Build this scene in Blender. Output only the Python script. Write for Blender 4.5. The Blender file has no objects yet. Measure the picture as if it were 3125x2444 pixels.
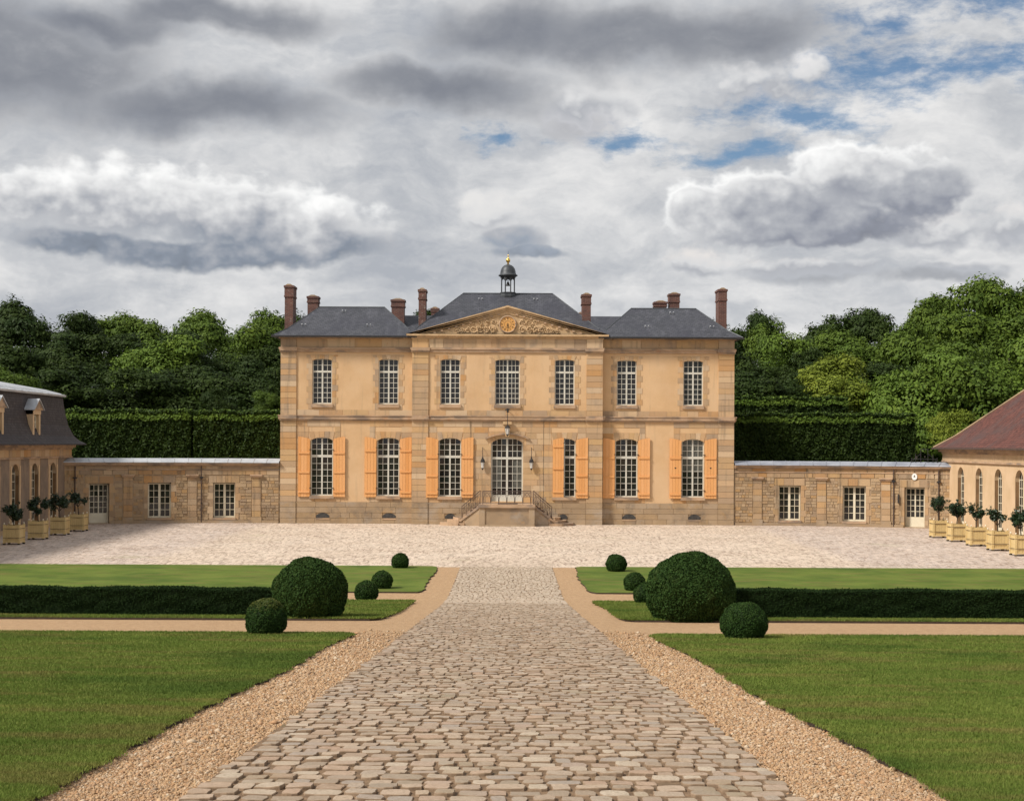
import bpy, math, random
import numpy as np
from mathutils import Matrix, Vector
R = math.radians
SC = bpy.context.scene
COL = SC.collection

# ------------------------------------------------------------------ camera
FPX, PX0, PY0, ROLL = 4590.0, 1552.0, 1353.0, 0.0049
CAM = (0.08, -85.0, 4.56)
cd = bpy.data.cameras.new('camera'); cam = bpy.data.objects.new('camera', cd); COL.objects.link(cam)
cd.sensor_fit = 'HORIZONTAL'; cd.sensor_width = 36.0; cd.lens = FPX / 3125 * 36
cd.shift_x = (1562.5 - PX0) / 3125; cd.shift_y = (PY0 - 1222.0) / 3125
cd.clip_start = 0.1; cd.clip_end = 5000
cam.matrix_world = Matrix.Translation(CAM) @ Matrix.Rotation(R(90), 4, 'X') @ Matrix.Rotation(ROLL, 4, 'Z')
SC.camera = cam
cy_ = SC.cycles
cy_.max_bounces = 4; cy_.diffuse_bounces = 2; cy_.glossy_bounces = 2; cy_.transmission_bounces = 2; cy_.transparent_max_bounces = 4; cy_.volume_bounces = 0
cy_.use_adaptive_sampling = True; cy_.adaptive_threshold = 0.02; cy_.use_denoising = True
cy_.caustics_reflective = False; cy_.caustics_refractive = False

# ------------------------------------------------------------------ light
SUN_TO = Vector((-0.63, -0.34, 0.70)).normalized()
sd = bpy.data.lights.new('sun', 'SUN'); sd.energy = 4.5; sd.angle = R(10.0); sd.color = (1.0, 0.955, 0.88)
sun = bpy.data.objects.new('sun', sd); COL.objects.link(sun)
sun.rotation_euler = (-SUN_TO).to_track_quat('-Z', 'Y').to_euler(); sun.location = (-30, -40, 60)
SC.view_settings.view_transform = 'Standard'; SC.view_settings.look = 'None'
SC.view_settings.exposure = 0.0; SC.view_settings.gamma = 1.0
SC.view_settings.use_curve_mapping = False

# ------------------------------------------------------------------ node expression helper
class NT:
    def __init__(s, nt): s.nt = nt
    def new(s, t, **k):
        n = s.nt.nodes.new(t)
        for a, b in k.items(): setattr(n, a, b)
        return n
    def put(s, sock, v):
        if isinstance(v, X): s.nt.links.new(v.s, sock)
        elif isinstance(v, bpy.types.NodeSocket): s.nt.links.new(v, sock)
        elif isinstance(v, (tuple, list)):
            sock.default_value = tuple(v) + ((1.0,) if len(v) == 3 and len(sock.default_value) == 4 else ())
        else: sock.default_value = v
    def math(s, op, a, b=None, c=None, clamp=False):
        n = s.new('ShaderNodeMath', operation=op, use_clamp=clamp)
        for i, v in enumerate((a, b, c)):
            if v is not None: s.put(n.inputs[i], v)
        return X(s, n.outputs[0])
    def sstep(s, v, a, b, lo=0.0, hi=1.0):
        n = s.new('ShaderNodeMapRange', interpolation_type='SMOOTHSTEP')
        for i, q in enumerate((v, a, b, lo, hi)): s.put(n.inputs[i], q)
        return X(s, n.outputs[0])
    def lin(s, v, a, b, lo=0.0, hi=1.0):
        n = s.new('ShaderNodeMapRange')
        for i, q in enumerate((v, a, b, lo, hi)): s.put(n.inputs[i], q)
        return X(s, n.outputs[0])
    def mix(s, f, a, b, mode='MIX'):
        n = s.new('ShaderNodeMix', data_type='RGBA', blend_type=mode)
        s.put(n.inputs[0], f); s.put(n.inputs[6], a); s.put(n.inputs[7], b)
        return n.outputs[2]
    def vec(s, x, y, z):
        n = s.new('ShaderNodeCombineXYZ')
        for i, v in enumerate((x, y, z)): s.put(n.inputs[i], v)
        return n.outputs[0]
    def noise(s, v, scale, detail=4.0, rough=0.55, dist=0.0, col=False):
        n = s.new('ShaderNodeTexNoise')
        s.nt.links.new(v, n.inputs['Vector'])
        n.inputs['Scale'].default_value = scale; n.inputs['Detail'].default_value = detail
        n.inputs['Roughness'].default_value = rough; n.inputs['Distortion'].default_value = dist
        return n.outputs[1] if col else X(s, n.outputs[0])
    def voro(s, v, scale, feat='F1', out='Distance', rnd=1.0):
        n = s.new('ShaderNodeTexVoronoi', feature=feat)
        s.nt.links.new(v, n.inputs['Vector']); n.inputs['Scale'].default_value = scale
        n.inputs['Randomness'].default_value = rnd
        return n.outputs[out]
    def ramp(s, f, stops):
        n = s.new('ShaderNodeValToRGB'); cr = n.color_ramp
        s.put(n.inputs[0], f)
        while len(cr.elements) < len(stops): cr.elements.new(0.5)
        for e, (p, c) in zip(cr.elements, stops): e.position = p; e.color = (*c, 1)
        return n.outputs[0]
    def scale(s, v, sc):
        n = s.new('ShaderNodeVectorMath', operation='MULTIPLY')
        s.nt.links.new(v, n.inputs[0]); n.inputs[1].default_value = sc
        return n.outputs[0]
class X:
    def __init__(s, t, sock): s.t = t; s.s = sock
    def __add__(s, o): return s.t.math('ADD', s, o)
    __radd__ = __add__
    def __sub__(s, o): return s.t.math('SUBTRACT', s, o)
    def __rsub__(s, o): return s.t.math('SUBTRACT', o, s)
    def __mul__(s, o): return s.t.math('MULTIPLY', s, o)
    __rmul__ = __mul__
    def __truediv__(s, o): return s.t.math('DIVIDE', s, o)
    def max(s, o): return s.t.math('MAXIMUM', s, o)
    def min(s, o): return s.t.math('MINIMUM', s, o)

# ------------------------------------------------------------------ world: daylight sky with broken cloud
W = bpy.data.worlds.new('World'); SC.world = W; W.use_nodes = True; W.cycles.sampling_method = 'NONE'
def build_world():
    nt = W.node_tree; nt.nodes.clear(); t = NT(nt)
    sky = t.new('ShaderNodeTexSky', sky_type='NISHITA'); sky.sun_disc = False
    sky.sun_elevation = math.asin(SUN_TO.z); sky.sun_rotation = math.atan2(SUN_TO.x, SUN_TO.y)
    sky.air_density = 1.0; sky.dust_density = 0.5; sky.ozone_density = 2.5; sky.altitude = 200
    bsky = t.new('ShaderNodeBackground'); bsky.inputs[1].default_value = 0.085
    hs = t.new('ShaderNodeHueSaturation'); hs.inputs['Saturation'].default_value = 1.15; nt.links.new(sky.outputs[0], hs.inputs['Color'])
    nt.links.new(hs.outputs[0], bsky.inputs[0])
    tc = t.new('ShaderNodeTexCoord'); sx = t.new('ShaderNodeSeparateXYZ')
    nt.links.new(tc.outputs['Generated'], sx.inputs[0])
    dx, dy, dz = (X(t, o) for o in sx.outputs)
    u = t.math('ARCTAN2', dx, dy); v = t.math('ARCSINE', dz)
    def n2(vec, scale, detail, rough=0.58, dist=0.0, col=False):
        n = t.new('ShaderNodeTexNoise', noise_dimensions='2D'); nt.links.new(vec, n.inputs['Vector'])
        n.inputs['Scale'].default_value = scale; n.inputs['Detail'].default_value = detail
        n.inputs['Roughness'].default_value = rough; n.inputs['Distortion'].default_value = dist
        return n.outputs[1] if col else X(t, n.outputs[0])
    p = t.vec(u, v * 1.35, 0.0)
    wn = t.new('ShaderNodeSeparateXYZ'); nt.links.new(n2(p, 11.0, 5, 0.55, 0.0, True), wn.inputs[0])
    wx = X(t, wn.outputs[0]) - 0.5; wy = X(t, wn.outputs[1]) - 0.5
    uw = u + wx * 0.075; vw = v + wy * 0.045
    uf = u + wx * 0.060; vf = v + wy * 0.034
    fb = n2(t.vec(uw * 0.8 + 3.0, vw * 2.0, 0.0), 11.0, 5, 0.60)
    fb2 = n2(t.vec(u, v * 1.5 + 5.0, 0.0), 42.0, 5, 0.64)
    uf = u + wx * 0.030; vf = v + wy * 0.020
    q1 = n2(t.vec(u + 2.0, v * 1.2, 0.0), 34.0, 2.5, 0.5); q2 = n2(t.vec(u + 9.0, v * 1.25, 0.0), 95.0, 2.0, 0.5)
    bil = q1 * 0.75 + q2 * 0.33 + 0.08                # soft rounded puffs around 0.62
    def blob(px, py, rx, ry, UU=uw, VV=vw):
        cu, cv = (px - PX0) / FPX, (PY0 - py) / FPX
        a = t.math('MULTIPLY_ADD', UU, FPX / rx, -cu * FPX / rx); b = t.math('MULTIPLY_ADD', VV, FPX / ry, -cv * FPX / ry)
        return t.math('MULTIPLY_ADD', t.math('SQRT', t.math('MULTIPLY_ADD', a, a, b * b)), -1.0, 1.0)
    def union(lst, **k):
        r = None
        for q in lst:
            e = blob(*q, **k); r = e if r is None else t.math('SMOOTH_MAX', r, e, 0.18)
        return r
    # gaps of blue in the high veil, combed by cirrus
    holes = union([(2740, 275, 400, 95), (2450, 380, 300, 90), (3040, 270, 300, 85), (1880, 430, 150, 48), (1520, 405, 55, 42), (2230, 487, 230, 42), (2960, 90, 260, 60), (2650, 130, 200, 50)])
    wis = n2(t.vec(u + wx * 0.02, v * 2.3 + wy * 0.02 + 7.0, 0.0), 27.0, 6, 0.66)
    gen = t.sstep(n2(p, 4.2, 2, 0.5), 0.62, 0.74) * t.sstep(t.math('ABSOLUTE', u), 0.36, 0.7)
    hole = (t.sstep(holes - (wis - 0.46) * 2.6, -0.28, 0.95)).max(gen) * 0.92
    veil = t.ramp(fb * 0.72 + fb2 * 0.16 + wis * 0.12, [(0.32, (0.43, 0.455, 0.50)), (0.46, (0.565, 0.58, 0.605)), (0.56, (0.69, 0.695, 0.705)), (0.68, (0.82, 0.815, 0.81))])
    # low grey undersides
    d1 = union([(90, 290, 430, 180), (-40, 210, 340, 190), (640, 375, 460, 85), (620, 100, 400, 60), (330, 150, 280, 75),
                (1560, 130, 320, 100), (1900, 140, 480, 100), (2220, 150, 360, 95), (1340, 290, 300, 80)])
    dgen = t.sstep(n2(p, 5.0, 3, 0.5), 0.50, 0.68) * t.sstep(v, 0.42, 0.60)
    dm = t.sstep(d1 + (fb - 0.5) * 1.3 + (fb2 - 0.5) * 0.25, -0.48, 0.72).max(dgen * 0.85)
    dcol = t.ramp(fb * 0.7 + fb2 * 0.3, [(0.34, (0.205, 0.22, 0.26)), (0.58, (0.265, 0.28, 0.315)), (0.78, (0.38, 0.39, 0.42))])
    c = t.mix(dm * 0.95, veil, dcol)
    alpha = 1.0 - hole * (1.0 - dm)
    def cumulus(c, alpha, shapes, ytop, ybase, dark, bright, soft=0.20, amp=0.75, lean=0.0, puffy=0.4, edge=0.35):
        m0 = union(shapes, UU=uf, VV=vf) + (bil - 0.62) * amp * 2.6 + (fb2 - 0.5) * 0.30 + (fb - 0.5) * 0.5
        m = t.sstep(m0, 0.0, soft)
        vt, vb = (PY0 - ytop) / FPX, (PY0 - ybase) / FPX
        h = t.lin(vf + (u - (shapes[0][0] - PX0) / FPX) * lean, vb, vt, 0.0, 1.0)
        rim = t.sstep(m0, 0.42, 0.02) * t.sstep(h, 0.30, 0.65) * edge
        sh = h * 0.95 + (bil - 0.62) * puffy * 2.4 + (fb - 0.5) * 0.30 + (fb2 - 0.5) * 0.14 + rim
        col = t.ramp(sh, [(0.02, dark), (0.20, tuple(x * 1.22 for x in dark)), (0.42, (0.46, 0.475, 0.51)), (0.62, (0.70, 0.705, 0.715)), (0.90, bright)])
        return t.mix(m, c, col), alpha.max(m)
    DK = (0.215, 0.245, 0.295); BR = (1.0, 1.0, 0.99)
    c, alpha = cumulus(c, alpha, [(2330, 290, 260, 85), (2470, 260, 150, 75), (1740, 370, 190, 95)], 180, 420, (0.46, 0.465, 0.49), (0.82, 0.81, 0.81), 0.75, 0.6)
    c, alpha = cumulus(c, alpha, [(2720, 720, 420, 70), (3080, 720, 260, 85)], 640, 800, (0.38, 0.395, 0.43), (0.80, 0.78, 0.77), 0.7, 0.7)
    c, alpha = cumulus(c, alpha, [(2340, 650, 330, 125), (2560, 560, 240, 110), (2120, 640, 120, 85), (2480, 690, 320, 80), (2750, 610, 160, 90)], 430, 850, (0.235, 0.25, 0.295), BR, 0.34, 0.42, -0.22, 0.36, 0.6)
    c, alpha = cumulus(c, alpha, [(1500, 640, 115, 75), (1560, 730, 110, 50), (1600, 772, 140, 26)], 560, 800, (0.28, 0.315, 0.37), (0.80, 0.79, 0.78), 0.55, 0.5)
    c, alpha = cumulus(c, alpha, [(2130, 800, 120, 55), (2480, 835, 240, 45), (2850, 850, 260, 40)], 770, 860, (0.40, 0.415, 0.445), (0.80, 0.77, 0.75), 0.6, 0.6)
    c, alpha = cumulus(c, alpha, [(400, 650, 380, 125), (780, 690, 420, 125), (150, 650, 190, 95), (980, 745, 270, 70), (620, 790, 480, 62), (300, 775, 240, 50)], 520, 865, DK, BR, 0.46, 0.42, 0.0, 0.42, 0.60)
    bcl = t.new('ShaderNodeBackground'); bcl.inputs[1].default_value = 1.0
    nt.links.new(c, bcl.inputs[0])
    mx = t.new('ShaderNodeMixShader'); t.put(mx.inputs[0], alpha)
    nt.links.new(bsky.outputs[0], mx.inputs[1]); nt.links.new(bcl.outputs[0], mx.inputs[2])
    out = t.new('ShaderNodeOutputWorld'); nt.links.new(mx.outputs[0], out.inputs[0])
build_world()

# ------------------------------------------------------------------ helpers
def gz(d):
    """height of the ground at distance d in front of the camera: a ramp falling to the level court"""
    a = 3.22 - 0.0746 * d
    return (a + np.sqrt(a * a + 0.0225)) / 2
def gy(Y): return gz(Y + 85.0)
def P(px, py, d):
    du, dv = px - PX0, py - PY0
    return (CAM[0] + (du + ROLL * dv) * d / FPX, CAM[1] + d, CAM[2] - (dv - ROLL * du) * d / FPX)
def tag(o, label=None, cat=None, group=None, kind=None):
    if label: o['label'] = label
    if cat: o['category'] = cat
    if group: o['group'] = group
    if kind: o['kind'] = kind
    return o
def thing(name, label, cat, loc=(0, 0, 0), group=None):
    o = bpy.data.objects.new(name, None); COL.objects.link(o); o.location = loc; o.empty_display_size = 0.2
    return tag(o, label, cat, group)
def origin(o):
    v = Vector((0, 0, 0))
    while o is not None: v += Vector(o.location); o = o.parent
    return v
class MB:
    def __init__(s, warp=None): s.v = []; s.f = []; s.t = []; s.mi = []; s.w = warp
    def add(s, vs, fs, tint=0.0, mi=None):
        b = len(s.v)
        s.v += [s.w(*q) for q in vs] if s.w else [tuple(q) for q in vs]
        s.f += [tuple(i + b for i in f) for f in fs]; s.t += [tint] * len(fs); s.mi += mi or [0] * len(fs)
        return s
    def box(s, a0, a1, b0, b1, c0, c1, tint=0.0):
        vs = [(a0, b0, c0), (a1, b0, c0), (a1, b1, c0), (a0, b1, c0), (a0, b0, c1), (a1, b0, c1), (a1, b1, c1), (a0, b1, c1)]
        return s.add(vs, [(0, 3, 2, 1), (4, 5, 6, 7), (0, 1, 5, 4), (1, 2, 6, 5), (2, 3, 7, 6), (3, 0, 4, 7)], tint)
    def lbox(s, a0, a1, b0, b1, c0, c1, n, tint=0.0):
        """a long box cut into n segments along the first axis (for curved walls)"""
        for i in range(n):
            s.box(a0 + (a1 - a0) * i / n, a0 + (a1 - a0) * (i + 1) / n, b0, b1, c0, c1, tint)
        return s
    def prism(s, poly, b0, b1, tint=0.0):
        """polygon in (a, c) extruded along b"""
        n = len(poly)
        vs = [(a, b0, c) for a, c in poly] + [(a, b1, c) for a, c in poly]
        fs = [tuple(range(n)), tuple(range(2 * n - 1, n - 1, -1))] + [(i, i + n, (i + 1) % n + n, (i + 1) % n) for i in range(n)]
        return s.add(vs, fs, tint)
    def tube(s, pts, r, n=6, tint=0.0, close=False):
        pts = [Vector(q) for q in pts]; rs = r if isinstance(r, (list, tuple)) else [r] * len(pts)
        vs = []; fs = []
        for i, q in enumerate(pts):
            a = pts[max(i - 1, 0)]; b = pts[min(i + 1, len(pts) - 1)]
            d = (b - a); d = d.normalized() if d.length > 1e-9 else Vector((0, 0, 1))
            up = Vector((0, 0, 1)) if abs(d.z) < 0.9 else Vector((1, 0, 0))
            e1 = d.cross(up).normalized(); e2 = d.cross(e1)
            for k in range(n):
                an = 2 * math.pi * k / n
                vs.append(tuple(q + (e1 * math.cos(an) + e2 * math.sin(an)) * rs[i]))
        for i in range(len(pts) - 1):
            for k in range(n):
                fs.append((i * n + k, i * n + (k + 1) % n, (i + 1) * n + (k + 1) % n, (i + 1) * n + k))
        fs.append(tuple(range(n))[::-1]); fs.append(tuple((len(pts) - 1) * n + k for k in range(n)))
        return s.add(vs, fs, tint)
    def lathe(s, prof, cx, cy, n=12, tint=0.0, rot=0.0):
        vs = []; fs = []
        for r, z in prof:
            for k in range(n):
                an = 2 * math.pi * k / n + rot
                vs.append((cx + r * math.cos(an), cy + r * math.sin(an), z))
        for i in range(len(prof) - 1):
            for k in range(n):
                fs.append((i * n + k, i * n + (k + 1) % n, (i + 1) * n + (k + 1) % n, (i + 1) * n + k))
        fs.append(tuple(range(n))[::-1]); fs.append(tuple((len(prof) - 1) * n + k for k in range(n)))
        return s.add(vs, fs, tint)
    def build(s, name, mat, parent=None, smooth=False):
        off = origin(parent) if parent else Vector((0, 0, 0))
        me = bpy.data.meshes.new(name)
        me.from_pydata([(a - off.x, b - off.y, c - off.z) for a, b, c in s.v], [], s.f)
        if any(s.t):
            at = me.attributes.new('tint', 'FLOAT', 'FACE'); at.data.foreach_set('value', s.t)
        if smooth: me.shade_smooth()
        o = bpy.data.objects.new(name, me); COL.objects.link(o)
        for m_ in (mat if isinstance(mat, (list, tuple)) else [mat]): me.materials.append(m_)
        if any(s.mi): me.polygons.foreach_set('material_index', s.mi)
        if parent: o.parent = parent
        return o
def np_mesh(name, V, F, mat, tint=None, parent=None, smooth=False):
    """fast mesh from numpy arrays, all faces with the same vertex count"""
    me = bpy.data.meshes.new(name)
    n, k = F.shape
    me.vertices.add(len(V)); me.vertices.foreach_set('co', np.ascontiguousarray(V, dtype=np.float32).ravel())
    me.loops.add(n * k); me.loops.foreach_set('vertex_index', np.ascontiguousarray(F, dtype=np.int32).ravel())
    me.polygons.add(n); me.polygons.foreach_set('loop_start', np.arange(0, n * k, k, dtype=np.int32))
    me.polygons.foreach_set('loop_total', np.full(n, k, dtype=np.int32))
    if tint is not None:
        at = me.attributes.new('tint', 'FLOAT', 'FACE'); at.data.foreach_set('value', np.ascontiguousarray(tint, dtype=np.float32))
    me.update(calc_edges=True); me.validate()
    if smooth: me.shade_smooth()
    if mat: me.materials.append(mat)
    if name.startswith('_'): return me
    o = bpy.data.objects.new(name, me); COL.objects.link(o)
    if parent: o.parent = parent
    return o

# ------------------------------------------------------------------ materials
MATS = {}
def surf(name, c1, c2, scale=3.0, rough=0.85, bump=0.0, bscale=None, rnd=None, ramt=0.5, stain=None, spec=0.3,
         detail=6, stretch=(1, 1, 1), metal=0.0, transl=0.0, bdist=0.01, zstain=None):
    m = bpy.data.materials.new(name); m.use_nodes = True; nt = m.node_tree; t = NT(nt)
    b = nt.nodes['Principled BSDF']
    g = t.new('ShaderNodeNewGeometry'); pos = t.scale(g.outputs['Position'], stretch)
    n = t.noise(pos, scale, detail, 0.6)
    col = t.mix(t.sstep(n, 0.32, 0.68), c1, c2)
    if rnd:
        oi = t.new('ShaderNodeObjectInfo'); at = t.new('ShaderNodeAttribute', attribute_name='tint')
        f = t.math('FRACT', X(t, oi.outputs['Random']) + X(t, at.outputs['Fac']))
        rc = t.ramp(f, [(i / max(1, len(rnd) - 1), c) for i, c in enumerate(rnd)])
        col = t.mix(ramt, col, rc)
    for st in (stain or []):
        sc, lo, hi, c3, amt, sst = st
        q = t.noise(t.scale(g.outputs['Position'], sst), sc, 5, 0.6)
        col = t.mix(t.sstep(q, lo, hi) * amt, col, c3)
    if zstain:                                            # pale dust carried out from the court
        y0, y1, c4, amt = zstain; sy = t.new('ShaderNodeSeparateXYZ'); nt.links.new(g.outputs['Position'], sy.inputs[0])
        yy = X(t, sy.outputs[1]) + (t.noise(g.outputs['Position'], 0.8, 4, 0.6) - 0.5) * 14.0
        col = t.mix(t.sstep(yy, y0, y1) * amt, col, c4)
    t.put(b.inputs['Base Color'], col)
    b.inputs['Roughness'].default_value = rough; b.inputs['Metallic'].default_value = metal
    b.inputs['Specular IOR Level'].default_value = spec
    if bump:
        bp = t.new('ShaderNodeBump'); bp.inputs['Strength'].default_value = bump; bp.inputs['Distance'].default_value = bdist
        t.put(bp.inputs['Height'], t.noise(pos, bscale or scale * 6, 6, 0.65)); nt.links.new(bp.outputs[0], b.inputs['Normal'])
    if transl:
        tr = t.new('ShaderNodeBsdfTranslucent'); nt.links.new(col, tr.inputs[0])
        ms = t.new('ShaderNodeMixShader'); ms.inputs[0].default_value = transl
        nt.links.new(b.outputs[0], ms.inputs[1]); nt.links.new(tr.outputs[0], ms.inputs[2])
        nt.links.new(ms.outputs[0], nt.nodes['Material Output'].inputs[0])
    MATS[name] = m
    return m
STONE_R = [(0.407, 0.276, 0.169), (0.591, 0.406, 0.242), (0.529, 0.281, 0.108), (0.468, 0.335, 0.217), (0.631, 0.465, 0.301), (0.560, 0.357, 0.169), (0.387, 0.281, 0.193), (0.611, 0.379, 0.181)]
surf('plaster', (0.618, 0.399, 0.212), (0.690, 0.461, 0.258), 0.7, 0.9, 0.15, 12, stain=[(2.0, 0.55, 0.75, (0.400, 0.288, 0.180), 0.60, (1.6, 1, 0.12)), (0.25, 0.45, 0.65, (0.680, 0.484, 0.300), 0.5, (1, 1, 1)), (0.5, 0.5, 0.75, (0.545, 0.339, 0.177), 0.6, (1, 1, 0.35)), (2.5, 0.58, 0.8, (0.494, 0.329, 0.194), 0.35, (1.5, 1, 0.3))])
surf('stone', (0.465, 0.314, 0.171), (0.562, 0.390, 0.229), 2.2, 0.9, 0.3, 9, rnd=STONE_R, ramt=0.85,
     stain=[(2.2, 0.52, 0.70, (0.242, 0.178, 0.121), 0.55, (1.6, 1, 0.12)), (0.9, 0.55, 0.75, (0.242, 0.195, 0.161), 0.55, (1, 1, 0.6)), (3.5, 0.62, 0.75, (0.484, 0.247, 0.103), 0.5, (1, 1, 1))])
surf('flank_stone', (0.373, 0.249, 0.133), (0.451, 0.310, 0.178), 2.2, 0.9, 0.3, 9, rnd=[tuple(q * .84 for q in c) for c in STONE_R], ramt=0.85,
     stain=[(2.2, 0.52, 0.70, (0.143, 0.107, 0.069), 0.7, (1.6, 1, 0.12)), (0.9, 0.55, 0.75, (0.194, 0.155, 0.125), 0.55, (1, 1, 0.6)), (3.5, 0.62, 0.75, (0.389, 0.196, 0.080), 0.5, (1, 1, 1))])
surf('plinth_stone', (0.34, 0.235, 0.14), (0.44, 0.31, 0.19), 1.6, 0.92, 0.35, 9, rnd=[(0.30, 0.22, 0.15), (0.42, 0.30, 0.18), (0.38, 0.25, 0.13), (0.44, 0.345, 0.25), (0.32, 0.22, 0.13)], ramt=0.5,
     stain=[(1.2, 0.48, 0.7, (0.20, 0.155, 0.115), 0.65, (1, 1, 0.8)), (0.6, 0.52, 0.68, (0.42, 0.35, 0.28), 0.6, (1, 1, 1.4)), (2.4, 0.56, 0.7, (0.44, 0.26, 0.11), 0.4, (1, 1, 1))])
surf('moulding_stone', (0.420, 0.284, 0.176), (0.525, 0.357, 0.232), 1.5, 0.9, 0.25, 10,
     stain=[(0.8, 0.48, 0.62, (0.200, 0.158, 0.130), 0.75, (1, 1, 3)), (2.6, 0.58, 0.72, (0.483, 0.242, 0.113), 0.5, (1, 1, 1))])
surf('mortar', (0.36, 0.26, 0.17), (0.44, 0.32, 0.20), 4, 0.95, 0.3, 20)
surf('rubble', (0.34, 0.24, 0.14), (0.44, 0.31, 0.18), 3.0, 0.95, 0.5, 14, rnd=[(0.24, 0.17, 0.105), (0.44, 0.30, 0.17), (0.50, 0.36, 0.22), (0.32, 0.23, 0.16), (0.46, 0.27, 0.11), (0.36, 0.27, 0.19)], ramt=0.7,
     stain=[(0.7, 0.5, 0.72, (0.20, 0.145, 0.10), 0.6, (1, 1, 1))])
surf('rubble_dim', (0.27, 0.185, 0.105), (0.36, 0.25, 0.145), 3.0, 0.95, 0.5, 14, rnd=[(0.20, 0.14, 0.085), (0.36, 0.25, 0.14), (0.42, 0.30, 0.18), (0.26, 0.19, 0.13), (0.38, 0.22, 0.09), (0.30, 0.22, 0.155)], ramt=0.7,
     stain=[(0.7, 0.5, 0.72, (0.15, 0.11, 0.08), 0.6, (1, 1, 1))])
surf('reveal_shaded_stone', (0.20, 0.115, 0.055), (0.30, 0.175, 0.085), 2, 0.95, 0.3, 12, stain=[(1.5, 0.5, 0.7, (0.13, 0.085, 0.05), 0.6, (1, 1, 0.5))])  # brown stone with the shade of the arch recesses darkened into it
surf('wing_render', (0.560, 0.393, 0.230), (0.640, 0.459, 0.287), 0.9, 0.9, 0.15, 12, stain=[(1.0, 0.55, 0.75, (0.460, 0.306, 0.172), 0.5, (1, 1, 0.4))])
surf('wing_panel', (0.215, 0.165, 0.125), (0.29, 0.215, 0.155), 1.2, 0.95, 0.4, 14, stain=[(2.0, 0.5, 0.7, (0.15, 0.115, 0.09), 0.6, (1, 1, 0.6))])
surf('shutter_wood', (0.721, 0.343, 0.123), (0.820, 0.428, 0.181), 4.0, 0.6, 0.12, 30, rnd=[(0.678, 0.311, 0.101), (0.809, 0.428, 0.188), (0.743, 0.365, 0.130), (0.776, 0.397, 0.159)], ramt=0.75, stretch=(3, 3, 0.4), spec=0.2,
     stain=[(6, 0.55, 0.8, (0.569, 0.246, 0.087), 0.45, (4, 4, 0.5))])
surf('white_paint', (0.58, 0.555, 0.48), (0.66, 0.635, 0.555), 3, 0.55, 0, spec=0.3)
surf('cream_paint', (0.70, 0.62, 0.46), (0.76, 0.69, 0.53), 3, 0.55, 0, spec=0.3)
surf('glass', (0.010, 0.011, 0.013), (0.020, 0.018, 0.017), 1.2, 0.06, 0, rnd=[(0.008, 0.009, 0.011), (0.024, 0.019, 0.016), (0.012, 0.017, 0.017), (0.040, 0.036, 0.030), (0.010, 0.010, 0.011), (0.055, 0.058, 0.056)], ramt=0.6, spec=0.5)
surf('curtain_glass', (0.055, 0.058, 0.052), (0.14, 0.14, 0.125), 9, 0.1, 0, spec=0.4, stretch=(5, 1, 0.6))
surf('slate', (0.052, 0.054, 0.063), (0.078, 0.080, 0.092), 1.2, 0.55, 0.35, 26, stretch=(1, 1, 3), spec=0.35,
     stain=[(0.6, 0.5, 0.75, (0.040, 0.042, 0.052), 0.6, (1, 1, 1)), (9, 0.5, 0.72, (0.10, 0.10, 0.11), 0.45, (0.7, 1, 5))])
surf('brown_slate', (0.060, 0.047, 0.046), (0.088, 0.068, 0.064), 1.5, 0.7, 0.4, 22, stretch=(1, 1, 3), spec=0.25, stain=[(8, 0.5, 0.72, (0.115, 0.088, 0.08), 0.4, (0.7, 1, 6))])
surf('zinc', (0.42, 0.43, 0.45), (0.54, 0.55, 0.57), 1.4, 0.5, 0.1, 6, spec=0.4, metal=0.25)
surf('lead', (0.05, 0.055, 0.062), (0.085, 0.09, 0.095), 3, 0.5, 0.1, 10, spec=0.4, metal=0.3)
surf('lead_coping', (0.25, 0.26, 0.30), (0.36, 0.37, 0.41), 1.5, 0.55, 0.1, 8, spec=0.4, metal=0.2)
surf('gilding', (0.80, 0.50, 0.10), (0.90, 0.60, 0.16), 6, 0.28, 0, metal=1.0)
surf('iron', (0.018, 0.017, 0.018), (0.035, 0.03, 0.028), 8, 0.55, 0, spec=0.4)
surf('rusty_iron', (0.06, 0.043, 0.036), (0.11, 0.07, 0.055), 8, 0.7, 0, spec=0.3)
surf('clock_face', (0.62, 0.31, 0.09), (0.72, 0.40, 0.14), 5, 0.6, 0, spec=0.3)
surf('carving', (0.52, 0.35, 0.19), (0.62, 0.43, 0.25), 3, 0.9, 0.3, 14, stain=[(2, 0.5, 0.7, (0.24, 0.17, 0.11), 0.5, (1, 1, 1))])
surf('lamp_glass', (0.62, 0.60, 0.56), (0.70, 0.68, 0.64), 5, 0.15, 0, spec=0.5)
surf('box_paint', (0.60, 0.44, 0.20), (0.66, 0.49, 0.235), 2, 0.6, 0.05, 20, spec=0.25, stain=[(3, 0.55, 0.8, (0.50, 0.35, 0.15), 0.5, (1, 1, 0.5))])
surf('soil', (0.045, 0.032, 0.022), (0.075, 0.053, 0.036), 18, 0.95, 0.6, 60)
surf('bark', (0.055, 0.043, 0.032), (0.10, 0.08, 0.06), 5, 0.95, 0.6, 20, stretch=(1, 1, 0.25))
surf('sign_enamel', (0.80, 0.79, 0.76), (0.84, 0.83, 0.80), 5, 0.4, 0)
surf('vent_dark', (0.045, 0.042, 0.04), (0.08, 0.073, 0.068), 8, 0.8, 0.2, 30)
surf('red_tile', (0.135, 0.050, 0.040), (0.215, 0.080, 0.060), 3.0, 0.85, 0.6, 16, stain=[(5, 0.52, 0.70, (0.32, 0.135, 0.095), 0.55, (1, 1, 1)), (0.7, 0.5, 0.72, (0.095, 0.060, 0.055), 0.75, (1, 1, 1)), (2.2, 0.60, 0.75, (0.17, 0.15, 0.13), 0.6, (1, 1, 1))])
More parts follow.
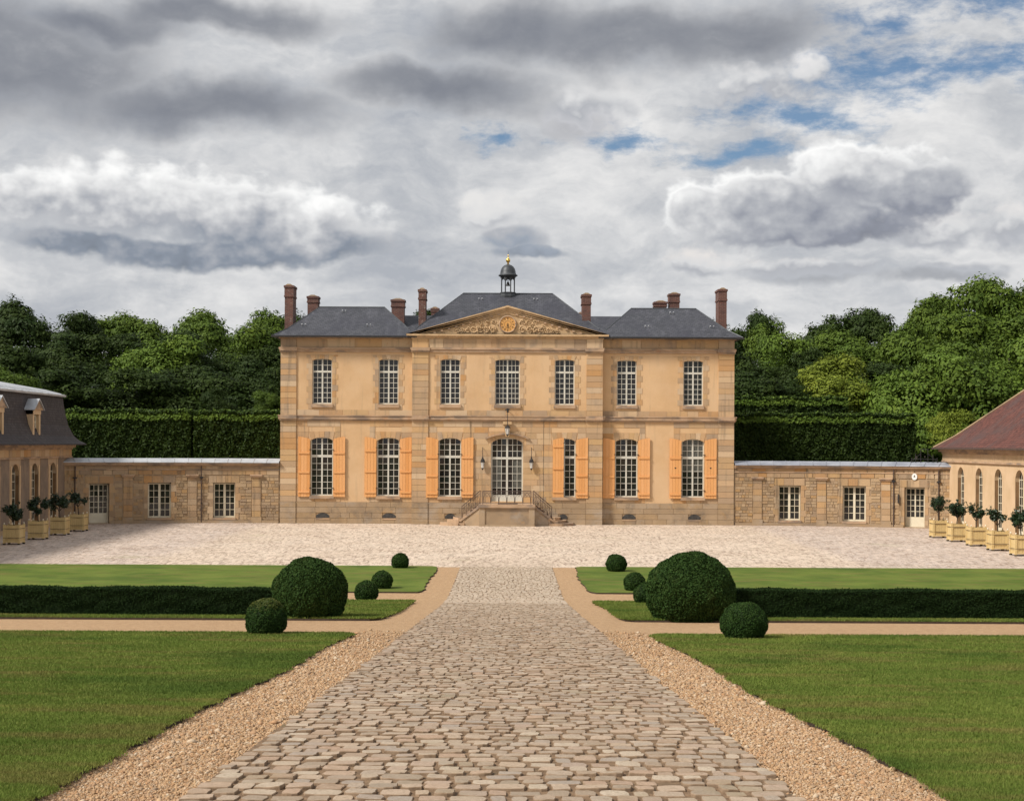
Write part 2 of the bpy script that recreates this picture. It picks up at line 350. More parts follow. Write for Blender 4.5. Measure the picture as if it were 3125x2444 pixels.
surf('lawn', (0.081, 0.121, 0.020), (0.133, 0.172, 0.033), 0.55, 0.95, 0.5, 45, spec=0.1, detail=9,
     stain=[(0.9, 0.50, 0.66, (0.150, 0.125, 0.040), 0.65, (0.6, 1.8, 1)), (2.2, 0.52, 0.75, (0.201, 0.186, 0.050), 0.7, (0.45, 1.6, 1)), (0.35, 0.50, 0.66, (0.064, 0.105, 0.019), 0.75, (1, 1, 1)), (30, 0.55, 0.8, (0.177, 0.213, 0.045), 0.5, (1, 0.6, 1))], bdist=0.02)
GR = [(0.086, 0.143, 0.022), (0.188, 0.242, 0.046), (0.124, 0.189, 0.030), (0.290, 0.272, 0.082), (0.110, 0.166, 0.027), (0.157, 0.226, 0.040)]
surf('grass_blade', (0.103, 0.164, 0.024), (0.191, 0.234, 0.046), 0.55, 0.8, rnd=GR, ramt=0.42, spec=0.15, transl=0.25, detail=9,
     stain=[(0.9, 0.50, 0.66, (0.224, 0.182, 0.061), 0.65, (0.6, 1.8, 1)), (2.2, 0.52, 0.75, (0.296, 0.264, 0.075), 0.75, (0.45, 1.6, 1)), (0.35, 0.50, 0.66, (0.077, 0.129, 0.022), 0.75, (1, 1, 1))])
surf('gravel', (0.374, 0.229, 0.121), (0.496, 0.323, 0.178), 9, 0.95, 0.8, 60, detail=9, bdist=0.02,
     stain=[(38, 0.50, 0.66, (0.243, 0.141, 0.068), 0.7, (1, 1, 1)), (55, 0.60, 0.70, (0.708, 0.583, 0.419), 0.7, (1, 1, 1)), (1.2, 0.5, 0.72, (0.364, 0.229, 0.121), 0.45, (1, 1, 1))])
surf('pebble', (0.371, 0.226, 0.120), (0.488, 0.316, 0.177), 5, 0.85, rnd=[(0.214, 0.116, 0.057), (0.429, 0.266, 0.140), (0.526, 0.362, 0.212), (0.351, 0.190, 0.094), (0.585, 0.482, 0.352), (0.449, 0.251, 0.129), (0.273, 0.201, 0.140), (0.477, 0.311, 0.170)], ramt=0.8, spec=0.15)
surf('cobble', (0.311, 0.230, 0.152), (0.433, 0.328, 0.231), 11, 0.85, 0.5, 55, rnd=[(0.347, 0.230, 0.152), (0.382, 0.317, 0.254), (0.473, 0.351, 0.248), (0.318, 0.277, 0.241), (0.416, 0.270, 0.185), (0.531, 0.442, 0.338), (0.336, 0.247, 0.174), (0.288, 0.230, 0.174), (0.439, 0.317, 0.237)], ramt=0.72, spec=0.2,
     zstain=(-62.0, -31.0, (0.550, 0.450, 0.346), 0.6),
     stain=[(70, 0.45, 0.70, (0.220, 0.161, 0.108), 0.45, (1, 1, 1)), (40, 0.58, 0.72, (0.550, 0.467, 0.363), 0.4, (1, 1, 1)), (1.3, 0.55, 0.72, (0.242, 0.211, 0.113), 0.30, (1, 1, 1)), (24, 0.52, 0.72, (0.231, 0.161, 0.102), 0.5, (1, 1, 1)), (0.8, 0.5, 0.7, (0.311, 0.219, 0.140), 0.35, (1, 1, 1))])
surf('cobble_side', (0.233, 0.158, 0.099), (0.327, 0.233, 0.158), 14, 0.95, 0.4, 60, spec=0.1, zstain=(-62.0, -31.0, (0.40, 0.315, 0.23), 0.7))
surf('cobble_bed', (0.140, 0.088, 0.050), (0.260, 0.165, 0.095), 14, 0.95, 0.8, 60, stain=[(2.0, 0.5, 0.7, (0.130, 0.090, 0.050), 0.6, (1, 1, 1)), (1.4, 0.6, 0.75, (0.130, 0.130, 0.050), 0.4, (1, 1, 1))])
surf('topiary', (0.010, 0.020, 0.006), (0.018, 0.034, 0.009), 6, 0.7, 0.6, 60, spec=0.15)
BX = [(0.017, 0.038, 0.010), (0.038, 0.084, 0.017), (0.026, 0.058, 0.013), (0.061, 0.107, 0.023), (0.020, 0.043, 0.012)]
surf('box_leaf', (0.020, 0.043, 0.010), (0.039, 0.075, 0.016), 5, 0.75, rnd=BX, ramt=0.6, spec=0.1, transl=0.12, stain=[(2.5, 0.56, 0.72, (0.060, 0.075, 0.020), 0.5, (1, 1, 1)), (4.0, 0.60, 0.75, (0.012, 0.020, 0.007), 0.6, (1, 1, 1))])
surf('box_leaf_shaded', (0.010, 0.021, 0.006), (0.019, 0.036, 0.009), 3, 0.8, rnd=[(0.009, 0.018, 0.006), (0.018, 0.038, 0.009), (0.012, 0.026, 0.007), (0.026, 0.048, 0.011)], ramt=0.6, spec=0.08, transl=0.1)  # darker copy of the box leaves, the low hedges' shade painted in
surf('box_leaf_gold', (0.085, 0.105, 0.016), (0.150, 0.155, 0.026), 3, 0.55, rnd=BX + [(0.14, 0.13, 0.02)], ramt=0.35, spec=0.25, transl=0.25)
surf('citrus_leaf', (0.012, 0.028, 0.010), (0.024, 0.048, 0.016), 4, 0.4, rnd=[(0.010, 0.024, 0.010), (0.028, 0.055, 0.018), (0.016, 0.034, 0.012)], ramt=0.6, spec=0.4, transl=0.12)
surf('hill', (0.018, 0.030, 0.010), (0.03, 0.05, 0.015), 0.2, 0.95, 0.5, 2, spec=0.05)
def leafmat(name, c1, c2, extra, tr=0.16):
    return surf(name, c1, c2, 0.35, 0.6, rnd=extra, ramt=0.42, spec=0.15, transl=tr)
leafmat('leaf_dark', (0.019, 0.039, 0.007), (0.037, 0.060, 0.009), [(0.015, 0.032, 0.006), (0.045, 0.071, 0.012), (0.026, 0.045, 0.008), (0.063, 0.086, 0.012)])
leafmat('leaf_mid', (0.053, 0.097, 0.014), (0.097, 0.147, 0.019), [(0.042, 0.079, 0.012), (0.126, 0.179, 0.020), (0.070, 0.113, 0.015), (0.158, 0.209, 0.022)])
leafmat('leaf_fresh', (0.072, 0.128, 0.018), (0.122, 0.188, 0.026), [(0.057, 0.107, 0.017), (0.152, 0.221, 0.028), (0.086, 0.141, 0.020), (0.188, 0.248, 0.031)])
leafmat('leaf_yellow', (0.127, 0.171, 0.020), (0.199, 0.240, 0.028), [(0.094, 0.140, 0.018), (0.239, 0.278, 0.032), (0.146, 0.189, 0.022), (0.279, 0.304, 0.037)])
leafmat('hedge_leaf', (0.018, 0.036, 0.007), (0.034, 0.059, 0.009), [(0.015, 0.030, 0.005), (0.049, 0.081, 0.012), (0.024, 0.043, 0.008), (0.069, 0.101, 0.015)])

def brick_material():
    m = bpy.data.materials.new('brick'); m.use_nodes = True; nt = m.node_tree; t = NT(nt); b = nt.nodes['Principled BSDF']
    g = t.new('ShaderNodeNewGeometry'); s3 = t.new('ShaderNodeSeparateXYZ'); nt.links.new(g.outputs['Position'], s3.inputs[0])
    x, y, z = (X(t, o) for o in s3.outputs)
    br = t.new('ShaderNodeTexBrick'); nt.links.new(t.vec(x + y, z, 0.0), br.inputs['Vector'])
    br.inputs['Scale'].default_value = 1.0; br.inputs['Brick Width'].default_value = 0.23; br.inputs['Row Height'].default_value = 0.075
    br.inputs['Mortar Size'].default_value = 0.008
    t.put(br.inputs['Color1'], (0.155, 0.055, 0.04)); t.put(br.inputs['Color2'], (0.10, 0.040, 0.033)); t.put(br.inputs['Mortar'], (0.22, 0.165, 0.13))
    oi = t.new('ShaderNodeObjectInfo')
    q = t.sstep(t.noise(g.outputs['Position'], 2.5, 6, 0.65), 0.42, 0.68)
    col = t.mix(q * 0.7, br.outputs[0], (0.085, 0.045, 0.04))
    q2 = t.sstep(t.noise(g.outputs['Position'], 5.5, 6, 0.65), 0.56, 0.70) * t.sstep(X(t, oi.outputs['Random']), 0.1, 0.9)
    col = t.mix(q2 * 0.8, col, (0.40, 0.33, 0.27))
    t.put(b.inputs['Base Color'], col); b.inputs['Roughness'].default_value = 0.9
    MATS['brick'] = m
brick_material()
def course_material(name, c1, c2, joint, w, h, zk, rough, stain, amt, spec=0.3):
    """overlapping slates or tiles laid in courses"""
    m = bpy.data.materials.new(name); m.use_nodes = True; nt = m.node_tree; t = NT(nt); b = nt.nodes['Principled BSDF']
    g = t.new('ShaderNodeNewGeometry'); s3 = t.new('ShaderNodeSeparateXYZ'); nt.links.new(g.outputs['Position'], s3.inputs[0])
    x, y, z = (X(t, o) for o in s3.outputs)
    nn = t.new('ShaderNodeSeparateXYZ'); nt.links.new(g.outputs['True Normal'], nn.inputs[0])
    side = t.sstep(t.math('ABSOLUTE', X(t, nn.outputs[0])) - t.math('ABSOLUTE', X(t, nn.outputs[1])), -0.01, 0.01)
    al = x * (1.0 - side) + y * side
    br = t.new('ShaderNodeTexBrick'); nt.links.new(t.vec(al, z * zk, 0.0), br.inputs['Vector'])
    br.inputs['Scale'].default_value = 1.0; br.inputs['Brick Width'].default_value = w; br.inputs['Row Height'].default_value = h
    br.inputs['Mortar Size'].default_value = h * 0.10; br.inputs['Mortar Smooth'].default_value = 0.6
    t.put(br.inputs['Color1'], c1); t.put(br.inputs['Color2'], c2); t.put(br.inputs['Mortar'], joint)
    col = br.outputs[0]
    q = t.sstep(t.noise(g.outputs['Position'], 0.55, 6, 0.62), 0.40, 0.68)
    col = t.mix(q * amt, col, stain)
    q = t.sstep(t.noise(t.vec(al * 1.0, z * 0.5, 3.0), 3.2, 6, 0.65), 0.50, 0.75)
    col = t.mix(q * 0.45, col, tuple(k * 1.5 for k in c2))
    t.put(b.inputs['Base Color'], col); b.inputs['Roughness'].default_value = rough; b.inputs['Specular IOR Level'].default_value = spec
    bp = t.new('ShaderNodeBump'); bp.inputs['Strength'].default_value = 0.35; bp.inputs['Distance'].default_value = 0.02
    t.put(bp.inputs['Height'], t.math('MULTIPLY', X(t, br.outputs['Fac']), -1.0)); nt.links.new(bp.outputs[0], b.inputs['Normal'])
    MATS[name] = m
course_material('slate', (0.050, 0.052, 0.062), (0.082, 0.083, 0.096), (0.030, 0.031, 0.036), 0.22, 0.14, 1.5, 0.55, (0.046, 0.046, 0.060), 0.6)
course_material('brown_slate', (0.048, 0.042, 0.043), (0.080, 0.068, 0.067), (0.032, 0.026, 0.026), 0.20, 0.13, 1.0, 0.7, (0.048, 0.040, 0.042), 0.6, 0.2)
course_material('red_tile', (0.095, 0.041, 0.034), (0.165, 0.068, 0.052), (0.060, 0.026, 0.024), 0.18, 0.16, 1.5, 0.85, (0.090, 0.062, 0.058), 0.8, 0.15)
def court_material(name, base1, base2, joint, amt, side1, side2):
    m = bpy.data.materials.new(name); m.use_nodes = True; nt = m.node_tree; t = NT(nt); b = nt.nodes['Principled BSDF']
    g = t.new('ShaderNodeNewGeometry'); pos = g.outputs['Position']
    wrp = t.new('ShaderNodeVectorMath', operation='ADD'); nt.links.new(pos, wrp.inputs[0])
    nt.links.new(t.scale(t.noise(pos, 2.0, 3, 0.5, 0, True), (0.25, 0.25, 0)), wrp.inputs[1]); pw = wrp.outputs[0]
    ps = t.scale(pw, (1.0, 0.42, 1.0))
    cell = t.voro(ps, 6.0, 'F1', 'Color'); cx = t.new('ShaderNodeSeparateXYZ'); nt.links.new(cell, cx.inputs[0])
    edge = X(t, t.voro(ps, 6.0, 'DISTANCE_TO_EDGE'))
    n = t.noise(pos, 0.35, 5, 0.6)
    sp = t.new('ShaderNodeSeparateXYZ'); nt.links.new(pos, sp.inputs[0])
    zone = t.sstep(t.math('ABSOLUTE', X(t, sp.outputs[0])) + (t.noise(pos, 0.9, 5, 0.65) - 0.5) * 2.2, 12.9, 14.3)
    col = t.mix(zone, t.mix(t.sstep(n, 0.35, 0.65), base1, base2), t.mix(t.sstep(n, 0.35, 0.65), side1, side2))
    rd = t.sstep(t.math('ABSOLUTE', X(t, sp.outputs[0])) + (t.noise(pos, 1.2, 4, 0.6) - 0.5) * 2.0, 2.4, 1.4) * t.sstep(X(t, sp.outputs[1]) + (t.noise(pos, 0.7, 4, 0.6) - 0.5) * 8.0, -22.5, -29.0)
    col = t.mix(rd * 0.6, col, (0.43, 0.34, 0.25))
    col = t.mix(t.lin(X(t, cx.outputs[0]), 0, 1, 0.0, 0.45), col, (base2[0] * 1.25, base2[1] * 1.2, base2[2] * 1.2))
    col = t.mix(t.sstep(X(t, cx.outputs[1]), 0.72, 0.98) * 0.6, col, (base1[0] * 0.62, base1[1] * 0.6, base1[2] * 0.6))
    j = t.sstep(edge, 0.02, 0.09, 1.0, 0.0) * t.lin(t.noise(pos, 1.5, 4, 0.6), 0.35, 0.65, 0.25, 1.0)
    dots = t.sstep(t.noise(t.scale(pw, (1.0, 0.11, 1.0)), 9.0, 3, 0.6), 0.50, 0.60) * t.lin(t.noise(t.scale(pos, (1, .4, 1)), 0.8, 3, 0.5), 0.35, 0.62, 0.45, 1.0)
    col = t.mix((j * 0.55 + dots * 0.75) * amt, col, joint)
    grn = t.sstep(t.noise(pos, 0.22, 4, 0.6), 0.60, 0.74) * 0.35
    col = t.mix(grn, col, (0.36, 0.33, 0.19))
    t.put(b.inputs['Base Color'], col); b.inputs['Roughness'].default_value = 0.9; b.inputs['Specular IOR Level'].default_value = 0.2
    bp = t.new('ShaderNodeBump'); bp.inputs['Strength'].default_value = 0.5; bp.inputs['Distance'].default_value = 0.03
    t.put(bp.inputs['Height'], t.math('MINIMUM', edge, 0.12)); nt.links.new(bp.outputs[0], b.inputs['Normal'])
    MATS[name] = m
court_material('court_paving', (0.55, 0.44, 0.335), (0.63, 0.52, 0.41), (0.20, 0.13, 0.095), 0.8, (0.45, 0.365, 0.305), (0.55, 0.46, 0.395))
M = MATS

# ------------------------------------------------------------------ ground
rng = np.random.default_rng(7); rnd = random.Random(11)
def sheet(name, x0, x1, d0, d1, mat, lift=0.0, nx=2, dd=0.75, edge=None):
    ds = np.linspace(d0, d1, max(2, int((d1 - d0) / dd) + 1)); xs = np.linspace(x0, x1, nx)
    V = np.array([(x, d - 85, gz(d) + lift) for d in ds for x in xs]); n = len(xs)
    F = np.array([(i * n + k, i * n + k + 1, (i + 1) * n + k + 1, (i + 1) * n + k) for i in range(len(ds) - 1) for k in range(n - 1)])
    o = np_mesh(name, V, F, mat); o['kind'] = 'structure'
    return o
ground = sheet('ground', -400, 400, -30, 60, M['gravel'], -0.06, 3)
terr = MB(); 
ys = [(-26, -0.07), (20, -0.07), (60, 2.0), (110, 7.0), (200, 13), (420, 16), (1500, 16)]
for (a, za), (b, zb) in zip(ys, ys[1:]):
    terr.add([(-1500, a, za), (1500, a, za), (1500, b, zb), (-1500, b, zb)], [(0, 1, 2, 3)])
tag(terr.build('hillside', M['hill']), kind='structure')
court = sheet('courtyard', -40, 40, 55.3, 88, M['court_paving'], 0.0, 12)
gravel = sheet('gravel_path', -60, 60, -10, 55.3, M['gravel'], 0.0, 25)
RW = 1.675
road = sheet('cobbled_road', -RW, RW, 2.0, 55.3, M['cobble_bed'], 0.012, 5, 0.4)

# lawns: raised slabs of turf with an earth edge
def lawn(name, label_side, d0, d1, sgn, mat=M['lawn'], inner=2.5, outer=58, h=0.045):
    mb = MB(); ds = np.linspace(d0, d1, max(3, int((d1 - d0) / 0.35) + 1)); r = random.Random(int(d0 * 10) + (sgn > 0))
    def inn(d):
        e = min(d - d0, d1 - d); c = 0.22 * max(0.0, 1 - e / 0.5) ** 2
        return sgn * (inner + c + r.uniform(-0.03, 0.03) + 0.04 * math.sin(d * 0.7 + sgn) + 0.02 * math.sin(d * 5.1) + 0.015 * math.sin(d * 11.3 + 1))
    xi = [inn(d) for d in ds]
    xs = [3.2, 4.5, 6, 8, 11, 15, 22, 35, outer]
    rows = [[(x, d - 85, gz(d) + h) for x in [xi[i]] + [sgn * q for q in xs]] for i, d in enumerate(ds)]
    n = len(xs) + 1; vs = [q for row in rows for q in row]
    fs = [((i * n + k, i * n + k + 1, (i + 1) * n + k + 1, (i + 1) * n + k) if sgn > 0 else (i * n + k, (i + 1) * n + k, (i + 1) * n + k + 1, i * n + k + 1)) for i in range(len(ds) - 1) for k in range(n - 1)]
    mb.add(vs, fs); o = mb.build(name, mat); tag(o, kind='structure')
    ed = MB()
    per = [rows[0][k] for k in range(n - 1, -1, -1)] + [row[0] for row in rows[1:]] + [rows[-1][k] for k in range(1, n)]
    vs = []; 
    for q in per: vs += [(q[0], q[1], q[2] - 0.004), (q[0], q[1], q[2] - h - 0.02)]
    ed.add(vs, [(2 * i, 2 * i + 1, 2 * i + 3, 2 * i + 2) for i in range(len(per) - 1)])
    e = ed.build('lawn_edge', M['soil'], o)
    return o, ds, xi
LAWNS = {}
for sgn in (-1, 1):
    for key, d0, d1 in (('near', 2.0, 25.0), ('middle', 30.5, 41.7), ('far', 45.4, 55.3)):
        LAWNS[key, sgn] = lawn('lawn', None, d0, d1, sgn)

# grass blades (uncountable)
def blades(name, sgn, d0, d1, dens, ref=8.0, hgt=0.019, inner=2.5):
    Xs = []; Ds = []
    for a in np.arange(d0, d1, 0.5):
        b = min(a + 0.5, d1); mid = (a + b) / 2; w = 0.355 * mid + 0.4 - inner
        if w <= 0: continue
        n = int(dens * min(1.0, (ref / mid) ** 2) * w * (b - a))
        Xs.append(sgn * (inner + 0.0 + rng.random(n) * w)); Ds.append(a + rng.random(n) * (b - a))
        # ragged fringe along the inner edge
        n2 = int(1500 * (b - a) * min(1.0, ref / mid)); Xs.append(sgn * (inner + rng.normal(-0.008, 0.028, n2))); Ds.append(a + rng.random(n2) * (b - a))
    x = np.concatenate(Xs); d = np.concatenate(Ds); n = len(x)
    x = x + sgn * (0.04 * np.sin(d * 0.7 + sgn) + 0.02 * np.sin(d * 5.1) + 0.015 * np.sin(d * 11.3 + 1))
    e = np.minimum(d - d0, d1 - d); x = x + sgn * 0.22 * np.maximum(0, 1 - e / 0.5) ** 2 * (np.abs(x) < inner + 0.3)
    sc = np.maximum(1.0, d / ref); an = rng.random(n) * 6.283; le = rng.normal(0, 0.45, (n, 2))
    h = hgt * (0.6 + 0.8 * rng.random(n)) * (0.75 + 0.25 * sc); wd = 0.0032 * (0.7 + 0.6 * rng.random(n)) * sc
    base = np.stack([x, d - 85, gz(d) + 0.041], 1)
    dv = np.stack([np.cos(an) * wd, np.sin(an) * wd, np.zeros(n)], 1)
    tip = base + np.stack([le[:, 0] * h, le[:, 1] * h, h], 1)
    V = np.stack([base - dv, base + dv, tip], 1).reshape(-1, 3); F = np.arange(n * 3).reshape(-1, 3)
    o = np_mesh(name, V, F, M['grass_blade'], rng.random(n)); tag(o, None, None, None, 'stuff')
    return o
for sgn, w in ((-1, 'left'), (1, 'right')):
    o = blades('grass', sgn, 6.5, 25.0, 20000)
    tag(o, 'short mown grass of the nearest lawn on the %s of the road' % w, 'grass', None, 'stuff')
    o = blades('grass', sgn, 30.5, 41.7, 30000, 8.0, 0.022)
    tag(o, 'short mown grass of the hedge strip on the %s of the road' % w, 'grass', None, 'stuff')

# gravel pebbles (uncountable)
def pebbles():
    Xs = []; Ds = []
    for a in np.arange(6.8, 27.0, 0.5):
        mid = a + 0.25; n = int(9500 * min(1, (8 / mid) ** 1.5) * 2 * 0.83 * 0.5 * max(0.0, min(1.0, (27 - mid) / 10)))
        sg = np.where(rng.random(n) < 0.5, -1, 1)
        Xs.append(sg * (RW - 0.03 + rng.random(n) ** 0.9 * 0.86)); Ds.append(a + rng.random(n) * 0.5)
    x = np.concatenate(Xs); d = np.concatenate(Ds); n = len(x)
    s = 0.0058 * np.exp(rng.normal(0, 0.40, n)) * np.maximum(1, d / 8) ** 0.55
    O = np.array([(1, 0, 0), (0, 1, 0), (-1, 0, 0), (0, -1, 0), (0, 0, 0.75), (0, 0, -0.75)], float)
    an = rng.random(n) * 6.283; el = 0.65 + 0.7 * rng.random((n, 3)); el[:, 0] *= 1.25
    pv = O[None] * el[:, None, :] * s[:, None, None] + rng.normal(0, 0.12, (n, 6, 3)) * s[:, None, None]
    c, sn = np.cos(an)[:, None], np.sin(an)[:, None]
    px = pv[:, :, 0] * c - pv[:, :, 1] * sn; py = pv[:, :, 0] * sn + pv[:, :, 1] * c
    V = np.stack([px + x[:, None], py + (d - 85)[:, None], pv[:, :, 2] + (gz(d) + s * 0.35)[:, None]], 2).reshape(-1, 3)
    T = np.array([(0, 1, 4), (1, 2, 4), (2, 3, 4), (3, 0, 4), (1, 0, 5), (2, 1, 5), (3, 2, 5), (0, 3, 5)])
    F = (T[None] + (np.arange(n) * 6)[:, None, None]).reshape(-1, 3)
    o = np_mesh('gravel_pebbles', V, F, M['pebble'], np.repeat(rng.random(n), 8))
    tag(o, 'loose ochre gravel pebbles strewn along both edges of the road', 'gravel', None, 'stuff')
pebbles()

# road cobbles: the 300 nearest as single stones, the rest as one part
def stone_mesh(w, l, h, r):
    """a worn cobble: rounded outline, domed top"""
    vs = []; fs = []; n = 12
    cor = r.uniform(5.0, 13.0)
    jit = [r.uniform(0.90, 1.05) for _ in range(n)]; tx, ty = r.uniform(-.2, .2), r.uniform(-.2, .2)
    for q, (sc, z) in enumerate(((1.0, -0.03), (0.99, h * 0.70), (0.945, h * 0.95), (0.6, h))):
        for k in range(n):
            a = 2 * math.pi * (k + 0.5) / n; ca, sa = math.cos(a), math.sin(a)
            rr = (abs(ca) ** cor + abs(sa) ** cor) ** (-1 / cor) * jit[k]
            vs.append((ca * rr * w / 2 * sc, sa * rr * l / 2 * sc, z + (h * (r.uniform(-.10, .10) + tx * ca * sc + ty * sa * sc) if q else 0)))
    for q in range(3):
        for k in range(n): fs.append((q * n + k, q * n + (k + 1) % n, (q + 1) * n + (k + 1) % n, (q + 1) * n + k))
    fs.append(tuple(3 * n + k for k in range(n)))
    return vs, fs, [1] * (2 * n) + [0] * (n + 1)
def build_cobbles():
    r = random.Random(3); spots = []; d = 6.6
    while d < 55.2:
        row = r.uniform(0.165, 0.215); x = -RW + r.uniform(-0.03, 0.05)
        while x < RW - 0.05:
            w = r.choice((r.uniform(0.10, 0.15), r.uniform(0.13, 0.20), r.uniform(0.15, 0.22)))
            if r.random() < 0.08: w *= 1.25
            w = min(w, RW + 0.04 - x)
            if w > 0.06 and r.random() > 0.006: spots.append((x + w / 2, d + row / 2 + r.uniform(-0.008, 0.008), w - r.uniform(0.004, 0.034), row - r.uniform(0.008, 0.040), r.choice((r.uniform(0.006, 0.012), r.uniform(0.010, 0.020), r.uniform(0.012, 0.022))), r.uniform(-0.07, 0.07)))
            x += w
        d += row
    vis = [s for s in spots if s[1] > 8.35]
    near = set(id(s) for s in sorted(vis, key=lambda s: s[1])[:300])
    kinds = []
    for k in range(14):
        vs, fs, mi = stone_mesh(1.0, 1.0, 1.0, r)
        vs = [(a, b, max(c, -1.0) if c > -0.02 else -1.0) for a, b, c in vs]
        me = bpy.data.meshes.new('cobble'); me.from_pydata(vs, [], fs); me.materials.append(M['cobble']); me.materials.append(M['cobble_side']); me.polygons.foreach_set('material_index', mi); kinds.append(me)
    rest = MB(); slope = -0.0746
    for s in spots:
        x, d, w, l, h, a = s
        z = float(gz(d)) + 0.012
        if id(s) in near:
            o = bpy.data.objects.new('cobble', r.choice(kinds)); COL.objects.link(o); o.parent = road
            o.location = (x, d - 85, z); o.scale = (w, l, h); o.rotation_euler = (math.atan(slope) + r.uniform(-0.02, 0.02), r.uniform(-0.02, 0.02), a)
        else:
            vs, fs, mi = stone_mesh(w, l, h, r); sl = slope if d < 41 else 0.0
            ca, sa = math.cos(a), math.sin(a)
            rest.add([(x + p * ca - q * sa, d - 85 + p * sa + q * ca, z + c + sl * q) for p, q, c in vs], fs, r.random(), mi)
    o = rest.build('cobbles', [M['cobble'], M['cobble_side']], road, False); o['kind'] = 'stuff'
build_cobbles()

# ------------------------------------------------------------------ facade toolkit: coordinates are (along the wall, out from it, up)
class Facade:
    def __init__(s, warp, angle): s.w = warp; s.angle = angle
    def mb(s): return MB(s.w)
F_HOUSE = Facade(lambda u, n, z: (u, -n, z), lambda u: 0.0)
FL_U0, FL_U1, FL_Y, FL_P = 12.8, 24.3, 2.6, 2.2
def flank(side):
    def warp(u, n, z):
        t = max(0.0, (u - FL_U0) / (FL_U1 - FL_U0)); m = FL_Y * FL_P * t ** (FL_P - 1) / (FL_U1 - FL_U0)
        k = math.hypot(1, m)
        return (side * (u - n * m / k), -FL_Y * t ** FL_P - n / k, z)
    def ang(u):
        t = max(0.0, (u - FL_U0) / (FL_U1 - FL_U0)); m = FL_Y * FL_P * t ** (FL_P - 1) / (FL_U1 - FL_U0)
        return -side * math.atan(m)
    return Facade(warp, ang)
WING_X = 24.25
def wing_face(side): return Facade(lambda u, n, z: (side * (WING_X - n), u, z), lambda u: R(90))
UNIT = {}
def unit(mat):
    if mat not in UNIT:
        mb = MB(); mb.box(-.5, .5, -.5, .5, -.5, .5); me = bpy.data.meshes.new('block'); me.from_pydata(mb.v, [], mb.f); me.materials.append(M[mat]); UNIT[mat] = me
    return UNIT[mat]
def place_box(name, fac, u0, u1, n0, n1, z0, z1, mat, parent):
    o = bpy.data.objects.new(name, unit(mat)); COL.objects.link(o); o.parent = parent
    um = (u0 + u1) / 2; c = Vector(fac.w(um, (n0 + n1) / 2, (z0 + z1) / 2)) - origin(parent)
    o.location = c; o.scale = (u1 - u0, n1 - n0, z1 - z0); o.rotation_euler = (0, 0, fac.angle(um))
    return o
def wall(mb, u0, u1, z0, z1, holes, n, depth, step=None):
    """front face at n with rectangular holes, each with reveals running depth inwards"""
    holes = [h for h in holes if h[1] > u0 and h[0] < u1]
    us = {u0, u1}; zs = {z0, z1}
    for a, b, c, d in holes: us |= {max(u0, a), min(u1, b)}; zs |= {max(z0, c), min(z1, d)}
    if step:
        k = u0
        while k < u1: us.add(k); k += step
    us = sorted(us); zs = sorted(zs)
    for i in range(len(us) - 1):
        for k in range(len(zs) - 1):
            um, zm = (us[i] + us[i + 1]) / 2, (zs[k] + zs[k + 1]) / 2
            if any(a < um < b and c < zm < d for a, b, c, d in holes): continue
            mb.add([(us[i], n, zs[k]), (us[i + 1], n, zs[k]), (us[i + 1], n, zs[k + 1]), (us[i], n, zs[k + 1])], [(0, 1, 2, 3)])
    for a, b, c, d in holes:
        for q in (((a, n, c), (a, n, d), (a, n - depth, d), (a, n - depth, c)), ((b, n, c), (b, n - depth, c), (b, n - depth, d), (b, n, d)),
                  ((a, n, d), (b, n, d), (b, n - depth, d), (a, n - depth, d)), ((a, n, c), (a, n - depth, c), (b, n - depth, c), (b, n, c))):
            mb.add(q, [(0, 1, 2, 3)])
def courses(specs, u0, u1, z0, z1, ch, n0, n1, holes, wmin, wmax, r, gap=0.007, jn=0.006, mat='stone', jz=0.0):
    rows = max(1, round((z1 - z0) / ch)); zz = [z0 + (z1 - z0) * i / rows for i in range(rows + 1)]
    if jz: zz = [zz[0]] + [q + r.uniform(-jz, jz) for q in zz[1:-1]] + [zz[-1]]
    for a, b in zip(zz, zz[1:]):
        cut = sorted((h[0], h[1]) for h in holes if h[2] < b - 0.02 and h[3] > a + 0.02 and h[1] > u0 and h[0] < u1)
        free = []; p = u0
        for c, d in cut:
            if c > p: free.append((p, c))
            p = max(p, d)
        if p < u1: free.append((p, u1))
        for c, d in free:
            k = max(1, round((d - c) / r.uniform(wmin, wmax)))
            br = [c + (d - c) * i / k + (r.uniform(-.22, .22) * (d - c) / k if 0 < i < k else 0) for i in range(k + 1)]
            for e, f in zip(br, br[1:]):
                if f - e > 0.05: specs.append((e + gap, f - gap, n0, n1 + r.uniform(0, jn), a + gap, b - gap, mat))
def lay_blocks(fac, parent, specs, name, rest_name, limit, r):
    specs = sorted(specs, key=lambda s: -(s[1] - s[0]) * (s[5] - s[4]))
    for s in specs[:limit]: place_box(name, fac, *s[:6], s[6], parent)
    if specs[limit:]:
        by = {}
        for s in specs[limit:]: by.setdefault(s[6], []).append(s)
        for i, (m, L) in enumerate(by.items()):
            mb = fac.mb()
            for s in L: mb.box(*s[:6], tint=r.random())
            o = mb.build(rest_name, M[m], parent); o['kind'] = 'stuff'
def arch_poly(u, w, zs, zc, n=10):
    """points of a segmental arch from left springing to right, crown at zc"""
    h = zc - zs; Rr = (w * w / 4 + h * h) / (2 * h); cz = zc - Rr; a0 = math.asin(min(1, w / 2 / Rr))
    return [(u + Rr * math.sin(-a0 + 2 * a0 * i / n), cz + Rr * math.cos(-a0 + 2 * a0 * i / n)) for i in range(n + 1)]
